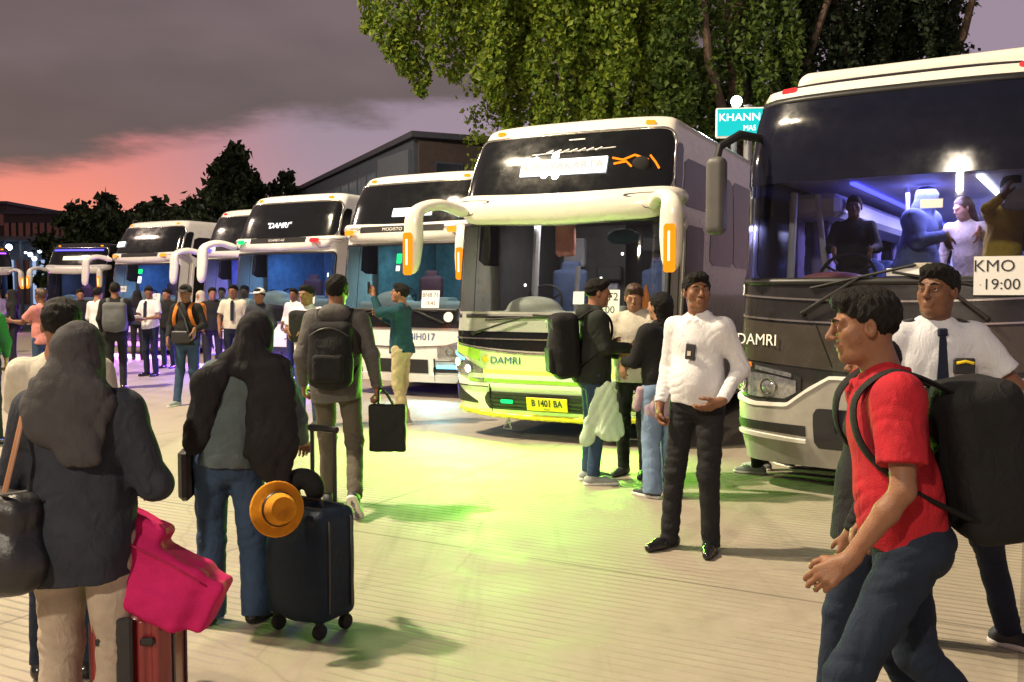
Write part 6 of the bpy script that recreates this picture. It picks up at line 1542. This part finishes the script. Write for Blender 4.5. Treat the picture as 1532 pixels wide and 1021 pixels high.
# --- man in red striding left in the foreground
def red_man():
    J = pose(lean=(0, .13), yaw=-4, pitch=-8, ankR=(.10, -.40, .14), kneeR=(.11, -.08, .50), ankL=(-.10, .33, .09), kneeL=(-.10, .19, .50), footR=(0, .8, -.5), footL=(0, 1, .1),
             elL=(-.25, .0, 1.12), wrL=(-.235, .17, .90), hdL=(.0, .75, -.55), hnL=(.75, -.2, -.35), elR=(.24, -.10, 1.12), wrR=(.26, -.02, .92), curl=1.0, curlL=.75, bulk=1.02)
    J['thL'] = V3(0, .6, .8)
    x = pt(1362, 2.78); x = (x[0], x[1], -.045)
    P = person(x, 84, 1.60, 'man striding left in a red shirt and jeans with a big black backpack', J, vox=.0045, vt=.006, legs=('denim_dark', dict(loose=1.05, amp=.010)), top=('red_shirt', dict(sleeve='short', hem=.90, bulk=1.0, amp=.010, collar=True, arm=1.15)), hair=('short', 'hair'), skin_i=1, shoes='shoe_dark', eyes=True, seed=61, hs=1.0)
    backpack(P, J, 'large black backpack on the man in the red shirt', 'bp_black', w=.165, d=.115, h=.25, zc=1.18, y=-.27, tilt=-10, vox=.009)
red_man()
J = pose(lean=(0, -.04), yaw=-10, elL=(-.24, .02, 1.13), wrL=(-.22, .12, .88), curl=1.1, kneeL=(-.09, .12, .49), ankL=(-.09, .16, .09), kneeR=(.09, -.02, .49), ankR=(.09, -.22, .10))
P = person(pt(1300, 3.4), 80, 1.38, 'person in black with blue jeans, mostly hidden behind the man in red', J, vox=.008, legs=('denim_dark', dict(loose=1.05)), top=('black_cloth', dict(hem=.80, bulk=1.0, amp=.010)), hair=('full', 'hair'), skin_i=1, shoes='shoe_dark', seed=66)

# --- three passengers at the green coach
def hoodie_man():
    J = pose(yaw=-6, pitch=-4, elR=(.20, .05, 1.15), wrR=(.10, .28, 1.14), elL=(-.22, .04, 1.12), wrL=(-.12, .26, 1.06), hdR=(-.2, 1, .3), hdL=(.2, 1, .2), hnR=(0, 0, 1), lean=(0, .03), footR=(.1, 1, 0))
    P = person(gp(886, 722), -82, 1.66, 'man in profile in a dark hooded jacket and blue jeans by the green coach', J, vox=.008, legs=('denim', dict(loose=1.0, amp=.007, hem=.08)), top=('dark_hood', dict(hem=.86, bulk=1.05, arm=1.1, hood=True, amp=.010, name='jacket')), hair=('short', 'hair'), skin_i=0, shoes='shoe_grey', sole='sole_white', seed=71)
    backpack(P, J, 'big black rounded backpack with a green reflection, on the man in the dark hooded jacket', 'bp_black', w=.16, d=.11, h=.27, zc=1.16, y=-.25, tilt=4, mp='bp_black')
    e, T = worn('plastic_bag', P, (.17, .02, .30), 'pale green plastic carrier bag held low by the man in the dark hooded jacket', 'bag')
    f = Field((-.05, -.3, .12), (.5, .5, 1.0), .010); f.cone((.20, .10, .84), (.20, .10, .46), .035, .085, k=.05, sc=(.5, 1.3, 1)); f.cone((.18, .02, .80), (.16, -.08, .40), .03, .06, k=.03, sc=(.5, 1.2, 1)); f.folds(.014, 4, flat=(1, 1, .3)); f.build('bag_body', M['plastic'], e, T)
hoodie_man()
J = pose(yaw=20, pitch=-12, elR=(.23, .06, 1.14), wrR=(.10, .27, 1.18), elL=(-.23, .06, 1.14), wrL=(-.08, .27, 1.12), hdR=(-.6, .8, .3), hdL=(.6, .8, .3))
person(gp(948, 712), 150, 1.62, 'person with brown hair in a pale hooded top and black trousers looking down', J, vox=.008, legs=('black_trousers', dict(loose=1.02)), top=('cream', dict(hem=.84, bulk=1.08, arm=1.15, hood=True, amp=.011, name='hooded_top')), hair=('full', 'hair_brown'), skin_i=2, shoes='shoe_dark', seed=81)
J = pose(yaw=10, elR=(.23, .06, 1.14), wrR=(.12, .25, 1.10), elL=(-.22, .08, 1.14), wrL=(-.16, .28, 1.12), lean=(0, .02))
P = person(gp(988, 742), 35, 1.55, 'woman with long black hair, black jacket and wide pale jeans, seen from behind', J, vox=.008, legs=('denim_light', dict(loose=1.18, flare=1.35, hem=.04, amp=.008)), top=('black_cloth', dict(hem=.92, bulk=1.06, arm=1.1, amp=.010, name='jacket')), hair=('long', 'hair'), skin_i=2, shoes='shoe_dark', sole='sole_white', seed=91)
e, T = worn('waist_shirt', P, (0, 0, .74), 'flowered shirt tied round the hips of the woman in wide pale jeans', 'clothing')
f = Field((-.3, -.26, .66), (.3, .26, 1.0), .010); f.cone((0, -.01, .76), (0, 0, .92), .185, .165, k=.02, sc=(1, .78, 1)); f.cone((-.17, .05, .9), (-.2, .08, .76), .05, .04, k=.02); f.folds(.014, 6, flat=(1, 1, .3)); f.cut((0, 0, 1), .93); f.build('cloth', M['floral'], e, T)
J = pose(yaw=-20, elR=(.24, .02, 1.14), wrR=(.16, .24, 1.12)); person(gp(1135, 706), 60, 1.60, 'dark dressed man in trainers between the white-shirted man and the black coach', J, vox=.011, legs=('black_trousers', {}), top=('black_cloth', dict(amp=.009)), hair=('short', 'hair'), skin_i=1, shoes='shoe_grey', sole='sole_white', seed=95)
J = pose(); person(gp(1192, 698), 15, 1.58, 'person in dark jeans hidden behind the white-shirted man, feet seen under the black coach', J, vox=.011, legs=('denim_dark', {}), top=('navy_jacket', dict(amp=.009)), hair=('short', 'hair'), skin_i=1, shoes='shoe_dark', sole='sole_white', seed=96)

# --- man in teal by the white coach
J = pose(yaw=10, pitch=8, elR=(.22, .10, 1.20), wrR=(.12, .30, 1.30), hdR=(-.2, .7, .6), elL=(-.20, .18, 1.34), wrL=(-.12, .28, 1.56), hdL=(0, .3, 1), curl=.8, ankR=(.09, .10, .085), ankL=(-.09, -.08, .085))
J['elL'] = V3(-.20, .20, 1.36); J['wrL'] = V3(-.14, .30, 1.56)
P = person(gp(601, 634), 78, 1.66, 'man in a dark teal shirt and khaki trousers holding a phone up', J, vox=.010, legs=('khaki', dict(loose=1.08, amp=.009)), top=('teal_shirt', dict(hem=.86, arm=1.1, amp=.010)), hair=('full', 'hair'), skin_i=0, shoes='shoe_grey', sole='sole_white', seed=101)
e, T = worn('mobile_phone', P, (-.14, .36, 1.62), 'phone held up by the man in teal', 'phone'); q = MB(); q.box((0, 0, .04), (.036, .005, .07), bev=.004); q.build('case', M['ink'], e)
# --- person behind the walker
J = pose(yaw=-15, elR=(.27, .02, 1.16), wrR=(.12, .22, 1.20), elL=(-.24, .04, 1.14), wrL=(-.05, .22, 1.2))
P = person(gp(462, 638), 165, 1.64, 'man in a white T-shirt and jeans hugging a black bag to his chest', J, vox=.010, legs=('denim', {}), top=('white_shirt', dict(sleeve='short', amp=.009)), hair=('short', 'hair'), skin_i=1, shoes='shoe_dark', seed=105)
e, T = worn('shoulder_bag', P, (-.02, .17, 1.0), 'black bag held against the white T-shirt', 'bag'); f = Field((-.3, -.0, .9), (.3, .45, 1.6), .012); f.box((-.04, .20, 1.22), (.17, .08, .19), r=.06); f.folds(.01, 3); f.build('bag_body', M['black_cloth'], e, T)
# --- orange cap man
J = pose(yaw=5, pitch=-8, elR=(.25, -.01, 1.13), wrR=(.20, .16, .95), elL=(-.27, .0, 1.14), wrL=(-.22, .2, 1.08), ankR=(.10, .12, .085), ankL=(-.09, -.1, .085))
P = person(gp(281, 606), 172, 1.66, 'man in a grey cap, black T-shirt and jeans with orange backpack straps', J, vox=.011, legs=('denim', dict(loose=1.0)), top=('black_cloth', dict(hem=.86, amp=.010)), hair=('cap', 'grey_hijab'), skin_i=1, shoes='shoe_grey', sole='sole_white', seed=111)
backpack(P, J, 'orange backpack worn by the man in the grey cap', 'orange', w=.20, d=.08, h=.20, zc=1.26, y=-.18, vox=.012, pocket=False, strapm='orange')
e, T = worn('crossbody_bag', P, (.0, .17, .88), 'black cross-body bag in front of the man in the grey cap', 'bag'); f = Field((-.25, .0, .85), (.25, .4, 1.2), .012); f.box((0, .17, .98), (.13, .05, .09), r=.03); f.build('bag_body', M['bag_black'], e, T)
q = MB(); q.tube([T @ Vector(p) for p in ((-.12, .17, 1.04), (-.05, .155, 1.25), (.08, .10, 1.44), (.10, -.02, 1.47))], .012, 6); q.build('strap', M['bag_black'], e, True)
# --- officers further back
J = pose(yaw=40, pitch=-10, elR=(.25, .04, 1.13), wrR=(.08, .24, 1.10), elL=(-.25, .04, 1.13), wrL=(-.05, .24, 1.10), hdR=(-1, .4, 0), hdL=(1, .4, 0))
P = person(gp(226, 563), 160, 1.68, 'officer in a white shirt and dark trousers reading papers before a white coach', J, vox=.014, legs=('navy_trousers', {}), top=('white_shirt', dict(sleeve='short', hem=.92)), hair=('short', 'hair'), skin_i=1, seed=121)
e, T = worn('papers', P, (0, .27, 1.11), 'sheet of papers in the hands of the officer reading', 'papers'); q = MB(); q.box((0, .04, .02), (.11, .08, .003), rot=Matrix.Rotation(R(25), 3, 'X')); q.build('sheet', M['card'], e)
def tie(P): 
    s = P['_s']; q = MB(); q.box((0, .108, 1.415), (.022, .014, .02), bev=.006); q.box((0, .138, 1.24), (.028, .008, .16), rot=Matrix.Rotation(R(4), 3, 'X')); o = q.build('tie', M['navy_trousers'], P); o.scale = (s,) * 3
tie(P)
J = pose(yaw=-5, elR=(.25, .0, 1.13), wrR=(.22, .12, .92)); P = person(pt(349, 16.5), 185, 1.70, 'officer in a cream uniform shirt with a dark tie, facing the camera among the crowd', J, vox=.014, legs=('navy_trousers', {}), top=('uniform', dict(sleeve='short', hem=.92)), hair=('short', 'hair'), skin_i=1, seed=131); tie(P)
crowd = [
    (250, 19.5, 170, 1.64, 'man in a black jacket between the reading officer and the grey-capped man', dict(hair=('short', 'hair'), top=('black_cloth', {}), legs=('denim_dark', {}))),
    (408, 18.4, 20, 1.62, 'person in a grey jacket just right of the white-capped one', dict(hair=('full', 'hair'), top=('grey_jacket', {}), legs=('black_trousers', {}))),
    (332, 21.0, 185, 1.68, 'man in a teal shirt at the back of the crowd near the blue light', dict(hair=('short', 'hair'), top=('teal_shirt', {}), legs=('black_trousers', {}))),
    (205, 22.0, 10, 1.62, 'woman in a black headscarf far back, left of the reading officer', dict(hair=('hijab_back', 'black_hijab'), top=('navy_jacket', {}), legs=('black_trousers', {}))),
    (388, 14.6, 175, 1.62, 'person in a white cap and dark navy jacket in front of the crowd', dict(hair=('cap', 'white_cap'), top=('navy_jacket', {}), legs=('navy_trousers', {}))),
    (172, 15.2, 20, 1.72, 'man in a dark jacket with a grey backpack, his back to the camera', dict(hair=('full', 'hair'), top=('black_cloth', dict(bulk=1.1)), legs=('black_trousers', {}))),
    (146, 17.5, -20, 1.66, 'man in a white shirt beside the man with the grey backpack', dict(hair=('full', 'hair'), top=('white_shirt', {}), legs=('navy_trousers', {}))),
    (62, 14.0, 70, 1.62, 'person in a pink top and jeans holding an arm out to the left', dict(hair=('full', 'hair_brown'), top=('pink_shirt', dict(sleeve='short')), legs=('denim', {}))),
    (318, 17.8, 195, 1.66, 'dark dressed man between the grey-capped man and the cream-shirted officer', dict(hair=('short', 'hair'), top=('black_cloth', {}), legs=('black_trousers', {}))),
    (367, 18.2, 160, 1.70, 'man in a khaki shirt looking over the shoulder of the cream-shirted officer', dict(hair=('short', 'hair'), top=('uniform', {}), legs=('black_trousers', {}))),
    (300, 19.5, 170, 1.60, 'person in a pale top behind the orange backpack', dict(hair=('hijab', 'cream'), top=('pink_shirt', {}), legs=('denim_dark', {}))),
    (440, 17.0, 150, 1.64, 'man in a white shirt seen between the black shawl and the walking man', dict(hair=('short', 'hair'), top=('white_shirt2', {}), legs=('denim_dark', {}))),
    (120, 20.5, 200, 1.64, 'dark dressed person in front of the dark coach with the blue strip', dict(hair=('short', 'hair'), top=('black_cloth', {}), legs=('denim_dark', {}))),
    (18, 19.0, 120, 1.62, 'person in dark clothes near the left picture edge, lit pink', dict(hair=('hijab', 'black_hijab'), top=('black_cloth', {}), legs=('black_trousers', {}))),
    (-28, 9.5, 10, 1.60, 'person in a green shirt cut off by the left picture edge', dict(hair=('full', 'hair'), top=('green_shirt', {}), legs=('black_trousers', {}))),
    (-2, 24.0, 160, 1.66, 'person in a lilac top far back at the left picture edge', dict(hair=('short', 'hair'), top=('curtain', {}), legs=('denim_dark', {}))),
]
for i, (px, Y, hd, h, lab, kw) in enumerate(crowd):
    if 'pink top and jeans' in lab: J = pose(elR=(.25, .05, 1.14), wrR=(.15, .30, 1.16), elL=(-.20, .20, 1.18), wrL=(-.16, .46, 1.20), hdL=(0, 1, .1), hdR=(0, 1, 0))
    else: J = pose(yaw=random.uniform(-25, 25), elR=(.24, .0, 1.13), wrR=(.18, random.uniform(.08, .24), random.uniform(.92, 1.12)), elL=(-.24, .0, 1.13), wrL=(-.2, random.uniform(.05, .24), random.uniform(.9, 1.12)), ankR=(.10, random.uniform(-.1, .12), .085))
    P = person(pt(px, Y), hd, h, lab, J, vox=.014 if Y < 16 else .016, skin_i=i, seed=200 + i * 7, group='waiting crowd between the coaches', **kw)
    if 'grey backpack, his' in lab: backpack(P, J, 'grey backpack on the man in the dark jacket', 'bp_grey', vox=.014, pocket=False, w=.18)
# --- people inside the black coach
def rider(x, y, hd, h, lab, **kw):
    w = BC.world((x, y, 1.075)); J = kw.pop('J', None) or pose(); P = person(w, hd - math.degrees(BC.phi), h, lab, J, **kw); return P
rider(-.58, 1.55, 190, 1.40, 'driver in a dark shirt behind the windscreen of the black coach', vox=.010, top=('black_cloth', {}), legs=('black_trousers', {}), hair=('short', 'hair'), skin_i=3, seed=301, J=pose(elR=(.24, .12, 1.15), wrR=(.18, .34, 1.12), elL=(-.24, .12, 1.15), wrL=(-.18, .34, 1.12)))
rider(-.08, 1.75, 250, 1.46, 'passenger in a pale blue headscarf and robe standing in the lit black coach', vox=.010, top=('blue_cloth', dict(bulk=1.3, arm=1.5)), legs=('navy_trousers', {}), hair=('hijab', 'blue_cloth'), skin_i=2, seed=311, J=pose(lean=(-.10, .08), yaw=30, pitch=-14, elR=(.26, .10, 1.16), wrR=(.05, .30, 1.22)))
rider(.22, 3.5, 150, 1.36, 'passenger in white further back in the aisle of the black coach', vox=.012, top=('white_shirt', {}), legs=('black_trousers', {}), hair=('short', 'hair'), skin_i=2, seed=321)
rider(.66, 1.65, 215, 1.50, 'passenger in a yellow shirt reaching up in the black coach', vox=.010, top=('yellow', dict(amp=.012)), legs=('black_trousers', {}), hair=('short', 'hair'), skin_i=3, seed=331, J=pose(lean=(0, .14), elR=(.26, .12, 1.40), wrR=(.22, .32, 1.50), elL=(-.3, .1, 1.42), wrL=(-.22, .3, 1.55), hdR=(0, .5, 1), hdL=(0, .5, 1)))
rider(.36, 2.3, 170, 1.40, 'passenger with long brown hair between the blue and yellow passengers in the black coach', vox=.012, top=('beige_trousers', {}), legs=('black_trousers', {}), hair=('long', 'hair_brown'), skin_i=2, seed=341, J=pose(lean=(.08, .10), yaw=-35, pitch=-20, elL=(-.26, .1, 1.2), wrL=(-.2, .3, 1.35)))
# black strap and clasp on the red suitcase
_rs = [o for o in bpy.data.objects if o.get('label') == 'glossy dark red hard suitcase under the pink bag'][0]
q = MB(); q.box((0, -.128, .30), (.026, .012, .22), bev=.008); q.build('strap', M['bag_black'], _rs)
for sx in (-1, 1): q = MB(); q.box((sx * .07, -.124, .44), (.022, .010, .012), bev=.005); q.build('clasp', M['black_trim'], _rs)
# coats, bags and a rolled curtain around the riders of the black coach
for (x, y, z, w, h, m, nm) in ((-.95, 1.9, 2.05, .10, .34, 'curtain', 'rolled_curtain'), (.10, 2.9, 1.62, .16, .22, 'bag_black', 'seat_cover'), (.62, 2.3, 1.50, .17, .25, 'seat_red', 'seat_cover'), (-.30, 2.3, 1.48, .16, .24, 'seat_blue', 'seat_cover'), (1.0, 2.2, 2.0, .08, .36, 'curtain', 'rolled_curtain')):
    f = Field((x - w - .1, y - .25, z - h - .1), (x + w + .1, y + .25, z + h + .1), .018); f.box((x, y, z), (w, .09, h), r=.05); f.folds(.02, int(z * 100), flat=(1, .6, .2), kmin=30, kmax=70); f.build(nm, M[m], BC.root)
_p = small_box(BC, 'folded_paper', 'card', .12, 1.835, .26, .06, .012, .004); _p2 = small_box(BC, 'folded_paper', 'cream', .28, 1.86, .18, .09, .010, .004)
small_box(BC, 'notice_card', 'card', .30, 2.36, .16, .07, .010, .002)
